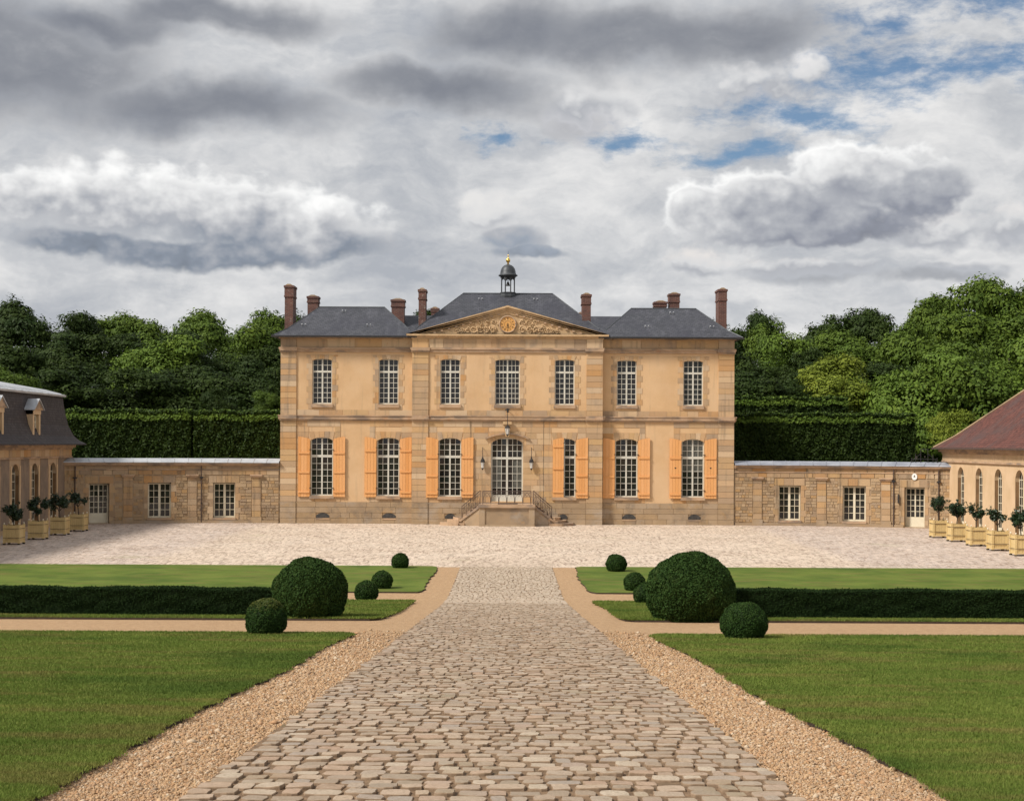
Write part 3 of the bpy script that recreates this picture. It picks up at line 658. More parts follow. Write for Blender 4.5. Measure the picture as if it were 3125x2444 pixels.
def voussoirs(specs_fn, fac, parent, u, w, zs, zc, top, n0, n1, k, flare=0.16, mat='stone', name='voussoir'):
    """wedge stones of a flat-topped segmental arch, each a part"""
    pts = arch_poly(u, w, zs, zc, k * 2)
    for i in range(k):
        lo = pts[2 * i:2 * i + 3]
        f = lambda q: u + (q[0] - u) * (1 + flare)
        g = 0.006
        hi = [(f(lo[2]) - g, top), (f(lo[0]) + g, top)]
        poly = [(lo[0][0] + g, lo[0][1]), lo[1], (lo[2][0] - g, lo[2][1])] + hi
        fac.mb().prism(poly, n1 + 0.004 * ((i * 7) % 3), n0).build(name, M[mat], parent)
PANE_LEFT = [300]
def window(fac, parent, u, w, zb, zt, n, cols, rows_low, rows_up, transom=0.0, glass='glass', name='window', fw=0.055, mull=0.085, sill=None,
           single=True, panes_out=None, frame='white_paint', low_panel=0.0, curtain=None, upv=0.0, thin=False):
    """a two-leaf window: frame mesh, with panes, glazing bars and sill as its pieces"""
    fr = fac.mb(); a, b = u - w / 2, u + w / 2; d0, d1 = n - 0.035, n + (0.006 if thin else 0.03)
    fr.box(a, a + fw, d0, d1, zb, zt); fr.box(b - fw, b, d0, d1, zb, zt)
    fr.box(a + fw, b - fw, d0, d1 - 0.004, zb, zb + fw * 1.3); fr.box(a + fw, b - fw, d0, d1 - 0.004, zt - fw, zt)
    zl = zb + fw * 1.3; zu = zt - fw; ztr = None
    if rows_up:
        ztr = zl + (zu - zl) * upv if upv else zl + (zu - zl - transom) * rows_low / (rows_low + rows_up)
        fr.box(a + fw, b - fw, d0, d1 + 0.012, ztr, ztr + transom)
    secs = [(zl + low_panel, ztr if ztr else zu, rows_low)] + ([(ztr + transom, zu, rows_up)] if rows_up else [])
    for z0, z1, k in secs: fr.box(u - mull / 2, u + mull / 2, d0, d1 + 0.006, z0, z1)
    if low_panel: fr.box(a + fw, b - fw, d0, d1 - 0.008, zl, zl + low_panel)
    win = fr.build(name, M[frame], parent)
    bars = fac.mb(); bw = 0.028
    cells = []
    for z0, z1, k in secs:
        for l0, l1 in ((a + fw, u - mull / 2), (u + mull / 2, b - fw)):
            for c in range(1, cols):
                q = l0 + (l1 - l0) * c / cols; bars.box(q - bw / 2, q + bw / 2, n - 0.012, n + (0.001 if thin else 0.018), z0, z1)
            for e in range(1, k):
                q = z0 + (z1 - z0) * e / k; bars.box(l0, l1, n - 0.014, n + (0.0 if thin else 0.016), q - bw / 2, q + bw / 2)
            for c in range(cols):
                for e in range(k):
                    cells.append((l0 + (l1 - l0) * c / cols, l0 + (l1 - l0) * (c + 1) / cols, z0 + (z1 - z0) * e / k, z0 + (z1 - z0) * (e + 1) / k))
    bars.build('glazing_bars', M[frame], win)
    for q in cells:
        gm = 'curtain_glass' if curtain and curtain(*q) else glass
        if panes_out is None:
            o = place_box('pane', fac, q[0], q[1], n - 0.012, n - 0.006, q[2], q[3], gm, win); o.rotation_euler = (rnd.uniform(-.012, .012), 0, o.rotation_euler.z + rnd.uniform(-.012, .012))
        else: panes_out.box(q[0], q[1], n - 0.012, n - 0.006, q[2], q[3], tint=rnd.random())
    if sill:
        z0, z1, ov, out = sill
        s = fac.mb(); s.box(a - ov, b + ov, n - 0.03, out, z0, z1); s.build('sill', M['moulding_stone'], win)
    return win

# ------------------------------------------------------------------ the house
house = thing('country_house', 'two-storey sandstone country house with orange shutters, slate roofs and clock pediment', 'house', (0, 0, 0))
HX, CX, CN = 12.8, 5.35, 0.35
WU = [-10.47, -6.72, -3.22, 0.0, 3.22, 6.74, 10.5]
def build_house():
    r = random.Random(5); fac = F_HOUSE; H = house
    UW, UB, UT, US = 1.12, 6.74, 9.30, 9.20          # upper windows: width, bottom, crown, springing
    GW, GB, GT, GS = 1.26, 1.56, 4.86, 4.68
    DW, DB, DT, DS = 1.80, 1.30, 4.88, 4.58
    holes = []; 
    for i, u in enumerate(WU):
        w = 1.40 if i == 3 else UW
        holes.append((u - w / 2, u + w / 2, UB, UT))
        w = DW if i == 3 else GW
        holes.append((u - w / 2, u + w / 2, DB if i == 3 else GB, DT if i == 3 else GT))
    side_h = [h for h in holes if abs((h[0] + h[1]) / 2) > CX]; mid_h = [h for h in holes if abs((h[0] + h[1]) / 2) < CX]
    vents = [(-10.4, 0.78), (-6.65, 0.78), (6.9, 0.78), (10.6, 0.72)]
    body = fac.mb()
    wall(body, -HX, -CX, 0, 10.5, side_h, 0.0, 0.26); wall(body, CX, HX, 0, 10.5, side_h, 0.0, 0.26)
    wall(body, -CX, CX, 0, 10.62, mid_h, CN, 0.26)
    for sg in (-1, 1):
        body.add([(sg * CX, 0, 0), (sg * CX, CN, 0), (sg * CX, CN, 10.62), (sg * CX, 0, 10.62)], [(0, 1, 2, 3)])
        body.add([(sg * HX, 0, 0), (sg * HX, -12, 0), (sg * HX, -12, 10.5), (sg * HX, 0, 10.5)], [(0, 1, 2, 3)])
    body.add([(-HX, -12, 0), (HX, -12, 0), (HX, -12, 10.5), (-HX, -12, 10.5)], [(0, 3, 2, 1)])
    body.add([(-HX, -0.3, 0.0), (HX, -0.3, 0.0), (HX, -0.3, 10.4), (-HX, -0.3, 10.4)], [(0, 1, 2, 3)])   # dark rooms stop here
    body.build('wall', M['plaster'], H)
    # --- dressed stone
    sp = []
    bh = []
    for i, u in enumerate(WU):
        w = (DW + 0.02 if i == 3 else GW); bh.append((u - w / 2, u + w / 2, (DB if i == 3 else GB) - 0.02, DT + 0.36 if i == 3 else GT + 0.33))
        wv = (w * 1.16 + 0.02) / 2; bh.append((u - wv, u + wv, GS + 0.02, (DT + 0.36 if i == 3 else GT + 0.33)))
        w = (1.40 if i == 3 else UW); bh.append((u - w / 2, u + w / 2, UB - 0.2, UT + 0.21)); wv = (w * 1.16 + 0.02) / 2; bh.append((u - wv, u + wv, US, UT + 0.21))
    vh = [(u - w / 2, u + w / 2, 0.34, 0.58) for u, w in vents] + [(-3.5, -2.85, 0.34, 0.58), (2.9, 3.45, 0.34, 0.58)]
    panels = [(-9.42, -7.78, 1.35, 5.55), (7.8, 9.4, 1.35, 5.55)]
    for s0, s1, off in ((-HX + .88, -CX, 0.0), (CX, HX - .88, 0.0), (-CX + .91, CX - .91, CN)):
        courses(sp, s0, s1, 1.22, 5.80, 0.335, off, off + 0.014, bh + panels, 0.55, 1.05, r)
        courses(sp, s0, s1, 6.10, 6.42, 0.32, off, off + 0.014, bh, 0.7, 1.3, r)
        courses(sp, s0, s1, 9.93, 10.43, 0.5, off, off + 0.03, [], 0.8, 1.6, r)
        courses(sp, s0, s1, 0.0, 1.22, 0.31, off, off + 0.05, vh + bh, 0.6, 1.5, r, mat='plinth_stone')
    for i, u in enumerate(WU):                            # surrounds of the upper windows
        w = 1.40 if i == 3 else UW; off = CN if abs(u) < CX else 0.0
        for sg in (-1, 1):
            z = 6.44; k = 0
            while z < 9.50:
                z1 = min(z + r.uniform(0.29, 0.36), 9.51); e = 0.22 + (0.11 if k % 2 else 0.0)
                a, b = sorted((u + sg * w / 2, u + sg * (w / 2 + e)))
                if z > US - 0.1: a, b = sorted((u + sg * w * 0.59, u + sg * (w / 2 + 0.33)))
                sp.append((a + .004, b - .004, off, off + 0.014, z + .004, z1 - .004, 'stone')); z = z1; k += 1
    for sg in (-1, 1):                                    # pilasters
        for a, b, off, top in ((HX - .88, HX + 0.02, 0.0, 9.66), (CX - .91, CX + 0.02, CN, 9.66)):
            u0, u1 = sorted((sg * a, sg * b))
            courses(sp, u0, u1, 0.0, 1.22, 0.31, off - 0.05, off + 0.09, [], 0.9, 1.4, r, mat='plinth_stone')
            courses(sp, u0, u1, 1.22, 5.80, 0.325, off - 0.05, off + 0.06, [], 0.6, 1.3, r)
            courses(sp, u0, u1, 6.10, top, 0.325, off - 0.05, off + 0.06, [], 0.6, 1.3, r)
            courses(sp, u0, u1, 9.93, 10.43, 0.5, off - 0.05, off + 0.075, [], 0.9, 1.2, r)
    # quoins down the visible return of the outer corners are the blocks' own ends
    lay_blocks(fac, H, sp, 'stone_block', 'stone_blocks', 300, r)
    for i, u in enumerate(WU):
        off = CN if abs(u) < CX else 0.0
        voussoirs(None, fac, H, u, 1.40 if i == 3 else UW, US, UT, UT + 0.21, off - 0.2, off + 0.018, 5)
        if i != 3: voussoirs(None, fac, H, u, GW, GS, GT, GT + 0.33, off - 0.2, off + 0.018, 5)
        else: voussoirs(None, fac, H, u, DW, DS, DT, DT + 0.36, off - 0.2, off + 0.02, 7)
    # --- mouldings
    def band(name, u0, u1, off, prof, mat='moulding_stone'):
        mb = fac.mb()
        for z0, z1, out in prof: mb.box(u0 - (out if u0 < -HX + .1 or abs(abs(u0) - CX) < .1 and off else 0), u1 + (out if u1 > HX - .1 or abs(abs(u1) - CX) < .1 and off else 0), off - 0.05, off + out, z0, z1)
        return mb.build(name, M[mat], H)
    for s0, s1, off in ((-HX, -CX, 0.0), (CX, HX, 0.0), (-CX, CX, CN)):
        band('string_course', s0, s1, off, [(5.80, 5.88, 0.08), (5.88, 6.05, 0.13), (6.05, 6.11, 0.16)])
        band('architrave', s0, s1, off, [(9.67, 9.82, 0.07), (9.82, 9.93, 0.12)])
    band('cornice', -HX, -CX, 0.0, [(10.43, 10.50, 0.12)]); band('cornice', CX, HX, 0.0, [(10.43, 10.50, 0.12)])
    for sg in (-1, 1):
        for a, b, off in ((HX - .88, HX, 0.0), (CX - .91, CX, CN)):
            u0, u1 = sorted((sg * a, sg * b)); mb = fac.mb()
            mb.box(u0 - 0.03, u1 + 0.03, off, off + 0.15, 9.66, 9.74); mb.box(u0 - 0.07, u1 + 0.07, off, off + 0.19, 9.74, 9.935); mb.build('capital', M['moulding_stone'], H)
            mb = fac.mb(); mb.box(u0 - 0.02, u1 + 0.02, off, off + 0.14, 5.795, 5.89); mb.box(u0 - 0.03, u1 + 0.03, off, off + 0.20, 5.89, 6.115); mb.build('string_course', M['moulding_stone'], H)
    # --- windows
    upper = fac.mb()
    for i, u in enumerate(WU):
        off = CN if abs(u) < CX else 0.0
        w = 1.40 if i == 3 else UW
        window(fac, H, u, w, UB, UT, off - 0.16, 3 if i == 3 else 2, 6, 2, 0.11, sill=(UB - 0.19, UB - 0.005, 0.05, off + 0.09), panes_out=upper, upv=0.70)
        if i == 3:
            window(fac, H, u, DW, DB, DT, off - 0.18, 3, 5, 3, 0.13, name='door', upv=0.665, low_panel=0.26, mull=0.11, fw=0.075,
                   curtain=lambda a, b, c, d: c < 3.3 and c > 1.9 and abs((a + b) / 2) > 0.2 and abs((a + b) / 2) < 0.72)
        else:
            cur = (lambda a, b, c, d: c > 2.85 and c < 4.6) if i == 6 else None
            window(fac, H, u, GW, GB, GT, off - 0.16, 2, 6, 3, 0.14, sill=(GB - 0.17, GB - 0.005, 0.06, off + 0.10), upv=0.66, curtain=cur)
    o = upper.build('upper_panes', M['glass'], H); o['kind'] = 'stuff'
    # --- shutters: planks and rails
    def shutter(u0, u1, off, hinge, closed=False, heart=False, rails=(1.72, 2.83, 3.92)):
        """hinge: +1 when the window lies to the right of the leaf"""
        z0, zt = GB - 0.06, GT - 0.10
        sh = fac.mb().box(u0 + 0.01, u1 - 0.01, off + 0.040, off + 0.054, z0 + .02, zt - .02).build('shutter', M['shutter_wood'], H); k = 4; w = (u1 - u0) / k
        for z in rails: fac.mb().box(u0 + 0.02, u1 - 0.02, off + 0.099, off + 0.135, z, z + 0.10).build('rail', M['shutter_wood'], sh)
        for i in range(k):
            a, b = u0 + w * i + 0.004, u0 + w * (i + 1) - 0.004
            def top(u): 
                f = (u - u0) / (u1 - u0); f = 1 - f if hinge > 0 else f
                if closed: f = 1 - f
                return zt + 0.13 * (1 - (1 - f) ** 2)
            fac.mb().prism([(a, z0), (b, z0), (b, top(b)), (a, top(a))], off + 0.098, off + 0.055, rnd.random()).build('plank', M['shutter_wood'], sh)
        for z in (rails[0] + 0.25, rails[2] + 0.22): 
            st = fac.mb(); st.box(u1 - 0.03 if hinge > 0 else u0 - 0.09, u1 + 0.09 if hinge > 0 else u0 + 0.03, off + 0.03, off + 0.145, z, z + 0.035)
            st.build('hinge', M['iron'], sh)
        if heart:
            hh = fac.mb(); cu = (u0 + u1) / 2; zc = 3.22
            pts = [(cu + 0.055 * math.sin(t) ** 3, zc + 0.052 * (0.81 * math.cos(t) - 0.31 * math.cos(2 * t) - 0.12 * math.cos(3 * t))) for t in [2 * math.pi * q / 14 for q in range(14)]]
            hh.prism(pts[::-1], off + 0.104, off + 0.096); hh.build('heart_cutout', M['iron'], sh)
    RL = [(1.72, 2.83, 3.92), (1.72, 2.88, 4.05), (1.68, 2.66, 3.70), None, (1.68, 2.70, 3.72), (1.68, 2.66, 3.72), (1.68, 2.70, 3.72)]
    for i, u in enumerate(WU):
        if i == 3: continue
        off = (CN if abs(u) < CX else 0.0); hw = GW / 2
        if i == 4: shutter(u - hw - 0.02, u - 0.03, off + 0.0, +1, True, rails=(1.80, 3.1, 4.35))
        else: shutter(u - hw - 0.70, u - hw - 0.03, off, +1, heart=(i == 6), rails=RL[i])
        shutter(u + hw + 0.03, u + hw + 0.70, off, -1, heart=(i == 6), rails=RL[i])
    # --- cellar vents
    for j, (u, w) in enumerate(vents + [(-3.17, 0.62), (3.17, 0.52)]):
        off = (CN if abs(u) < CX else 0.0); pts = arch_poly(u, w - 0.03, 0.44, 0.60, 8)
        v = fac.mb().prism([(u + w / 2 - .015, 0.32)] + pts[::-1] + [(u - w / 2 + .015, 0.32)], off - 0.05, off + 0.035).build('cellar_vent', M['vent_dark'], H)
        fac.mb().box(u - w / 2 - .005, u + w / 2 + .005, off - .02, off + .022, 0.30, 0.615).build('vent_backing', M['plinth_stone'], v)
        if j < 4: fac.mb().box(u - w / 2, u + w / 2, off, off + 0.07, 0.22, 0.30).build('sill', M['moulding_stone'], v)
    # --- pediment
    z0, za, hw = 10.43, 12.30, 5.72
    ped = fac.mb().prism([(-5.3, 10.62), (5.3, 10.62), (0, 12.05)], CN + 0.02, CN - 0.5).build('pediment', M['carving'], H)
    mb = fac.mb(); mb.box(-5.42, 5.42, CN - .05, CN + 0.08, 10.43, 10.50); mb.box(-5.54, 5.54, CN - .05, CN + 0.16, 10.50, 10.58); mb.box(-5.68, 5.68, CN - .05, CN + 0.27, 10.58, 10.68); mb.build('horizontal_cornice', M['carving'], ped)
    sl = (za - 10.66) / hw; L = math.hypot(1, sl)
    for sg in (-1, 1):
        mb = fac.mb()
        for t0, t1, out in ((0.31, 0.44, 0.06), (0.22, 0.31, 0.11), (0.10, 0.22, 0.16), (0.0, 0.10, 0.24)):
            poly = [(0, za - t1 * L), (0, za - t0 * L), (sg * hw, 10.66 - t0 * L + 0.02), (sg * hw, 10.66 - t1 * L + 0.02)]
            poly = [(0, za - t1 * L), (0, za - t0 * L), (sg * (hw - t0 * 3), 10.68 + sl * t0 * 3 - t0 * L), (sg * (hw - t0 * 3), max(10.684, 10.68 + sl * t0 * 3 - t1 * L))]
            if sg < 0: poly = poly[::-1]
            mb.prism(poly, CN + out, CN - 0.1)
        mb.build('raking_cornice', M['carving'], ped)
    # joints and modillions of the raking cornice
    for sg in (-1, 1):
        for k in range(12):
            u = sg * (0.5 + k * 0.40); z = za - abs(u) * sl - 0.30 * L
            fac.mb().box(u - 0.07, u + 0.07, CN + 0.02, CN + 0.10, z - 0.09, z).build('modillion', M['moulding_stone'], ped)
    # carved scrolls
    cv = fac.mb()
    def spiral(u, z, rad, turns, a0, sg, th=0.035):
        pts = []
        for q in range(19):
            f = q / 18; a = a0 + sg * f * turns * 2 * math.pi; rr = rad * (1 - 0.85 * f)
            pts.append((u + rr * math.cos(a), CN + 0.045 + 0.02 * f, z + rr * math.sin(a)))
        cv.tube(pts, [th * (0.6 + 0.5 * (1 - f / 18)) for f in range(19)], 5)
    rr = random.Random(8)
    for sg in (-1, 1):
        u = 0.62
        while u < 2.75:
            top = 11.86 - sl * u; span = top - 10.72
            if span < 0.16: break
            rad = min(0.21, span * 0.33)
            spiral(sg * (u + rad), 10.74 + rad * 1.05, rad, 1.4, rr.uniform(0, 6), sg)
            if span > rad * 3.4: spiral(sg * (u + rad * 0.9), 10.74 + rad * 3.0, rad * 0.72, 1.2, rr.uniform(0, 6), -sg, 0.028)
            u += rad * 1.75
        for k in range(42):                              # acanthus leaves
            uu = rr.uniform(0.6, 2.95); top = 11.80 - sl * uu; zz = rr.uniform(10.75, max(10.78, top - 0.03)); a = rr.uniform(0, 6.28); ll = rr.uniform(0.06, 0.14)
            cv.tube([(sg * uu, CN + 0.03, zz), (sg * uu + ll * .6 * math.cos(a), CN + 0.085, zz + ll * .6 * math.sin(a)), (sg * uu + ll * math.cos(a), CN + 0.04, zz + ll * math.sin(a))], [0.028, 0.036, 0.008], 5)
    cv.build('scroll_carving', M['carving'], ped, True)
    cz = 11.25
    def disc(mb, rad, n0, n1, k=36, cx=0.0, cy=cz): mb.prism([(cx + rad * math.cos(2 * math.pi * q / k), cy + rad * math.sin(2 * math.pi * q / k)) for q in range(k)][::-1], n0, n1)
    clk = fac.mb(); disc(clk, 0.43, CN + 0.02, CN + 0.075); clk = clk.build('clock', M['clock_face'], H)
    rg = fac.mb()
    rg.tube([(0.46 * math.cos(2 * math.pi * q / 32), CN + 0.08, cz + 0.46 * math.sin(2 * math.pi * q / 32)) for q in range(33)], 0.045, 6)
    rg.build('clock_rim', M['moulding_stone'], clk, True)
    rg = fac.mb(); rg.tube([(0.2 * math.cos(2 * math.pi * q / 24), CN + 0.075, cz + 0.2 * math.sin(2 * math.pi * q / 24)) for q in range(25)], 0.008, 4); rg.build('chapter_ring', M['rusty_iron'], clk)
    NUM = ['XII', 'I', 'II', 'III', 'IIII', 'V', 'VI', 'VII', 'VIII', 'IX', 'X', 'XI']
    nm = fac.mb()
    for h, s in enumerate(NUM):                           # roman hours, feet to the centre
        a = math.pi / 2 - h * math.pi / 6; er = (math.cos(a), math.sin(a)); et = (math.sin(a), -math.cos(a))
        wd = {'I': 0.022, 'V': 0.044, 'X': 0.044}; tot = sum(wd[c] for c in s); p = -tot / 2
        def pt(x, y): return (er[0] * y + et[0] * x, CN + 0.078, cz + er[1] * y + et[1] * x)
        for ch in s:
            w = wd[ch]; c = p + w / 2
            if ch == 'I': segs = [((c, .27), (c, .37))]
            elif ch == 'V': segs = [((c - .016, .37), (c, .27)), ((c + .016, .37), (c, .27))]
            else: segs = [((c - .016, .37), (c + .016, .27)), ((c + .016, .37), (c - .016, .27))]
            for A, B in segs: nm.tube([pt(*A), pt(*B)], 0.0055, 4)
            p += w
    nm.build('roman_numerals', M['rusty_iron'], clk)
    for a, l, w in ((R(-105), 0.22, 0.022), (R(-78), 0.32, 0.013)):
        ca, sa = math.cos(a), math.sin(a)
        fac.mb().prism([(-sa * w, cz + ca * w), (ca * l, cz + sa * l), (sa * w, cz - ca * w), (-ca * .07, cz - sa * .07)], CN + 0.10, CN + 0.088).build('clock_hand', M['iron'], clk)
    # --- roofs
    def hip(name, rings, mat='slate'):
        """rings: (x0, x1, y0, y1, z) from the eaves up"""
        mb = MB(); vs = []; fs = []
        for x0, x1, y0, y1, z in rings: vs += [(x0, y0, z), (x1, y0, z), (x1, y1, z), (x0, y1, z)]
        for i in range(len(rings) - 1):
            for k in range(4): fs.append((4 * i + k, 4 * i + (k + 1) % 4, 4 * i + 4 + (k + 1) % 4, 4 * i + 4 + k))
        fs.append((3, 2, 1, 0)); fs.append(tuple(4 * (len(rings) - 1) + k for k in range(4)))
        mb.add(vs, fs); return mb.build(name, M[mat], H)
    def ridge(parent, a, b, r_=0.05): MB().tube([a, b], r_, 8).build('ridge_capping', M['lead'], parent)
    for sg in (-1, 1):
        q = lambda a, b: tuple(sorted((sg * a, sg * b)))
        rf = hip('roof', [(*q(13.22, 5.1), -0.52, 6.6, 10.50), (*q(13.22, 5.1), -0.52, 6.6, 10.56), (*q(12.45, 5.6), 0.25, 6.0, 11.02), (*q(11.02, 7.2), 2.97, 3.03, 12.46)])
        ridge(rf, (sg * 11.02, 3.0, 12.47), (sg * 7.2, 3.0, 12.47))
        for a, b in (((sg * 7.2, 3.0, 12.46), (sg * 5.6, 0.25, 11.02)), ((sg * 11.02, 3.0, 12.46), (sg * 12.45, 0.25, 11.02)), ((sg * 12.45, 0.25, 11.02), (sg * 13.22, -0.52, 10.56))):
            MB().tube([a, b], 0.035, 6).build('hip_capping', M['lead'], rf)
        g = MB(); g.box(min(sg * 13.28, sg * 5.75), max(sg * 13.28, sg * 5.75), -0.60, -0.50, 10.47, 10.57); g.build('gutter', M['iron'], rf)
        for x, y, z in ((sg * 11.6, 0.55, 11.19), (sg * 7.9, 0.55, 11.19), (sg * 9.5, 2.3, 12.12)):
            hk = MB(); hk.tube([(x - 0.09, y - 0.02, z + 0.02), (x - 0.09, y - 0.12, z + 0.10)], 0.035, 5); hk.tube([(x + 0.10, y - 0.02, z + 0.02), (x + 0.10, y - 0.12, z + 0.10)], 0.03, 5); hk.build('roof_hook', M['zinc'], rf)
    rear = hip('roof', [(-13.1, 13.1, 6.0, 12.6, 10.52), (-12.2, 12.2, 7.0, 11.6, 11.3), (-10.5, 10.5, 8.97, 9.03, 12.52)])
    cr = hip('roof', [(-5.75, 5.75, -0.30, 9.3, 10.60), (-5.2, 5.2, 0.35, 8.7, 11.05), (-2.67, 2.67, 4.47, 4.53, 13.45)])
    ridge(cr, (-2.67, 4.5, 13.46), (2.67, 4.5, 13.46))
    for sg in (-1, 1):
        MB().tube([(sg * 2.67, 4.5, 13.45), (sg * 5.2, 0.35, 11.05)], 0.035, 6).build('hip_capping', M['lead'], cr)
        hk = MB()
        for e in (-.09, .1): hk.tube([(sg * 1.62 + e, 3.75, 13.02), (sg * 1.62 + e, 3.62, 13.10)], 0.032, 5)
        hk.build('roof_hook', M['zinc'], cr)
    gb = MB(); zt = za - 0.02; gb.add([(-5.6, -0.55, 10.70), (5.6, -0.55, 10.70), (0, -0.55, zt), (-5.6, 3.4, 10.70), (5.6, 3.4, 10.70), (0, 3.4, zt)], [(0, 3, 5, 2), (1, 2, 5, 4), (0, 1, 4, 3)])
    gb.build('roof', M['slate'], H)
    # --- chimneys (x, y, width, depth, top, base)
    for x, y, w, dp, zt, zb, b in ((-12.72, 3.0, .52, 1.3, 13.72, 10.6, .72), (-12.15, 9.0, .68, .9, 13.70, 11.0, .45), (-6.78, 8.0, .82, .9, 13.42, 11.0, .5), (-4.92, 1.9, .43, 1.2, 13.42, 10.7, .62), (-4.7, 12.0, .5, .6, 13.28, 11.0, .3),
                                (4.52, 1.9, .52, 1.2, 13.18, 10.7, .62), (4.72, 12.0, .45, .6, 13.0, 11, .3), (9.5, 9.0, .78, .9, 13.46, 11.5, .35), (10.36, 9.0, .66, .9, 13.97, 11.5, .6), (12.48, 3.0, .50, 1.3, 13.62, 10.6, .72)):
        mb = MB(); hw, hd = w / 2, dp / 2
        mb.box(x - hw * .94, x + hw * .94, y - hd * .97, y + hd * .97, zb, zt - b); mb.box(x - hw - .025, x + hw + .025, y - hd - .025, y + hd + .025, zt - b, zt - b + .09)
        mb.box(x - hw, x + hw, y - hd, y + hd, zt - b + .09, zt - .17); mb.box(x - hw - .04, x + hw + .04, y - hd - .04, y + hd + .04, zt - .17, zt - .05)
        c = mb.build('chimney', M['brick'], H)
        MB().prism([(x - hw + .02, zt - .05), (x + hw - .02, zt - .05), (x + hw * .3, zt + .04), (x - hw * .3, zt + .04)], y - hd, y + hd).build('chimney_cap', M['plinth_stone'], c)
    # --- bell cupola
    cy = 4.45; O8 = R(22.5)
    cu = MB().lathe([(0.34, 12.85), (0.44, 13.10), (0.485, 13.30), (0.47, 13.44), (0.50, 13.47), (0.50, 13.52), (0.46, 13.53)], 0, cy, 8, rot=O8).build('cupola', M['lead'], H)
    for k in range(8):
        a = O8 + k * math.pi / 4
        MB().tube([(0.41 * math.cos(a), cy + 0.41 * math.sin(a), 13.5), (0.41 * math.cos(a), cy + 0.41 * math.sin(a), 14.45)], 0.042, 6).build('post', M['lead'], cu)
    ar = MB()
    for k in range(8):                                    # small arches between the posts
        a, b = O8 + k * math.pi / 4, O8 + (k + 1) * math.pi / 4
        A, B = Vector((0.41 * math.cos(a), cy + 0.41 * math.sin(a), 0)), Vector((0.41 * math.cos(b), cy + 0.41 * math.sin(b), 0))
        ar.tube([tuple(A.lerp(B, f) + Vector((0, 0, 14.25 + 0.13 * math.sin(math.pi * f)))) for f in [q / 6 for q in range(7)]], 0.03, 5)
    ar.build('arcade', M['lead'], cu)
    MB().lathe([(0.44, 14.38), (0.45, 14.44), (0.50, 14.47), (0.575, 14.52), (0.58, 14.55), (0.50, 14.60), (0.465, 14.66), (0.45, 14.78), (0.41, 14.92), (0.33, 15.05), (0.22, 15.14), (0.08, 15.19), (0.05, 15.22)], 0, cy, 16).build('dome', M['lead'], cu, True)
    MB().lathe([(0.03, 15.20), (0.06, 15.24), (0.05, 15.30), (0.11, 15.36), (0.135, 15.43), (0.11, 15.51), (0.05, 15.56), (0.03, 15.62), (0.028, 15.75), (0.012, 15.80)], 0, cy, 12).build('finial', M['gilding'], cu, True)
    MB().tube([(0, cy, 15.75), (0, cy, 15.99)], [0.014, 0.006], 5).build('lightning_rod', M['iron'], cu)
    MB().lathe([(0.135, 13.92), (0.12, 13.96), (0.085, 14.04), (0.07, 14.12), (0.03, 14.15), (0.015, 14.28)], 0, cy, 12).build('bell', M['iron'], cu, True)
    # --- door hood moulding and keystone
    pts = arch_poly(0, DW + 0.62, 4.78, 5.06, 12)
    hd = fac.mb(); up = [(a, b + 0.10) for a, b in pts]; hd.prism((pts + up[::-1])[::-1], CN, CN + 0.13); hd.build('hood_moulding', M['moulding_stone'], H)
    ks = fac.mb(); ks.prism([(-0.11, 4.95), (0.11, 4.95), (0.2, 5.62), (-0.2, 5.62)][::-1], CN, CN + 0.16); ks.box(-0.25, 0.25, CN, CN + 0.24, 5.62, 5.79); ks.build('keystone', M['carving'], H)
    for sg in (-1, 1):
        fac.mb().box(sg * 2.05 - .008, sg * 2.05 + .008, CN + .012, CN + .026, 1.25, 5.8).build('joint_line', M['vent_dark'], H)
build_house()

# lanterns
def lantern(u, z, n, label, group, arm=0.75):
    loc = F_HOUSE.w(u, n, z); L = thing('wall_lantern', label, 'lantern', loc, group)
    x, y, _ = loc; c = y - 0.16
    m = MB(); m.tube([(x, y + 0.02, z + arm), (x, y - 0.07, z + arm + 0.10), (x, c, z + arm + 0.04), (x, c, z + 0.36)], 0.016, 5); m.box(x - .03, x + .03, y - 0.012, y + .05, z + arm - .2, z + arm + .08); m.build('bracket', M['iron'], L)
    MB().lathe([(0.05, z - 0.33), (0.075, z - 0.28), (0.105, z + 0.02), (0.10, z + 0.03)], x, c, 6).build('lamp_glass', M['lamp_glass'], L)
    MB().lathe([(0.13, z + 0.03), (0.125, z + 0.06), (0.10, z + 0.16), (0.05, z + 0.22), (0.02, z + 0.36)], x, c, 6).build('lid', M['iron'], L)
    f = MB()
    for k in range(6):
        a = k * math.pi / 3; f.tube([(x + .055 * math.cos(a), c + .055 * math.sin(a), z - .34), (x + .11 * math.cos(a), c + .11 * math.sin(a), z + .05)], 0.010, 4)
    f.lathe([(0.118, z + 0.015), (0.135, z + 0.03), (0.118, z + 0.045)], x, c, 6); f.lathe([(0.01, z - 0.42), (0.05, z - 0.36), (0.06, z - 0.33)], x, c, 6)
    f.build('lantern_frame', M['iron'], L)
lantern(-1.37, 3.48, CN, 'black iron wall lantern hanging left of the glazed front door', 'lanterns beside the front door')
lantern(1.37, 3.48, CN, 'black iron wall lantern hanging right of the glazed front door', 'lanterns beside the front door')
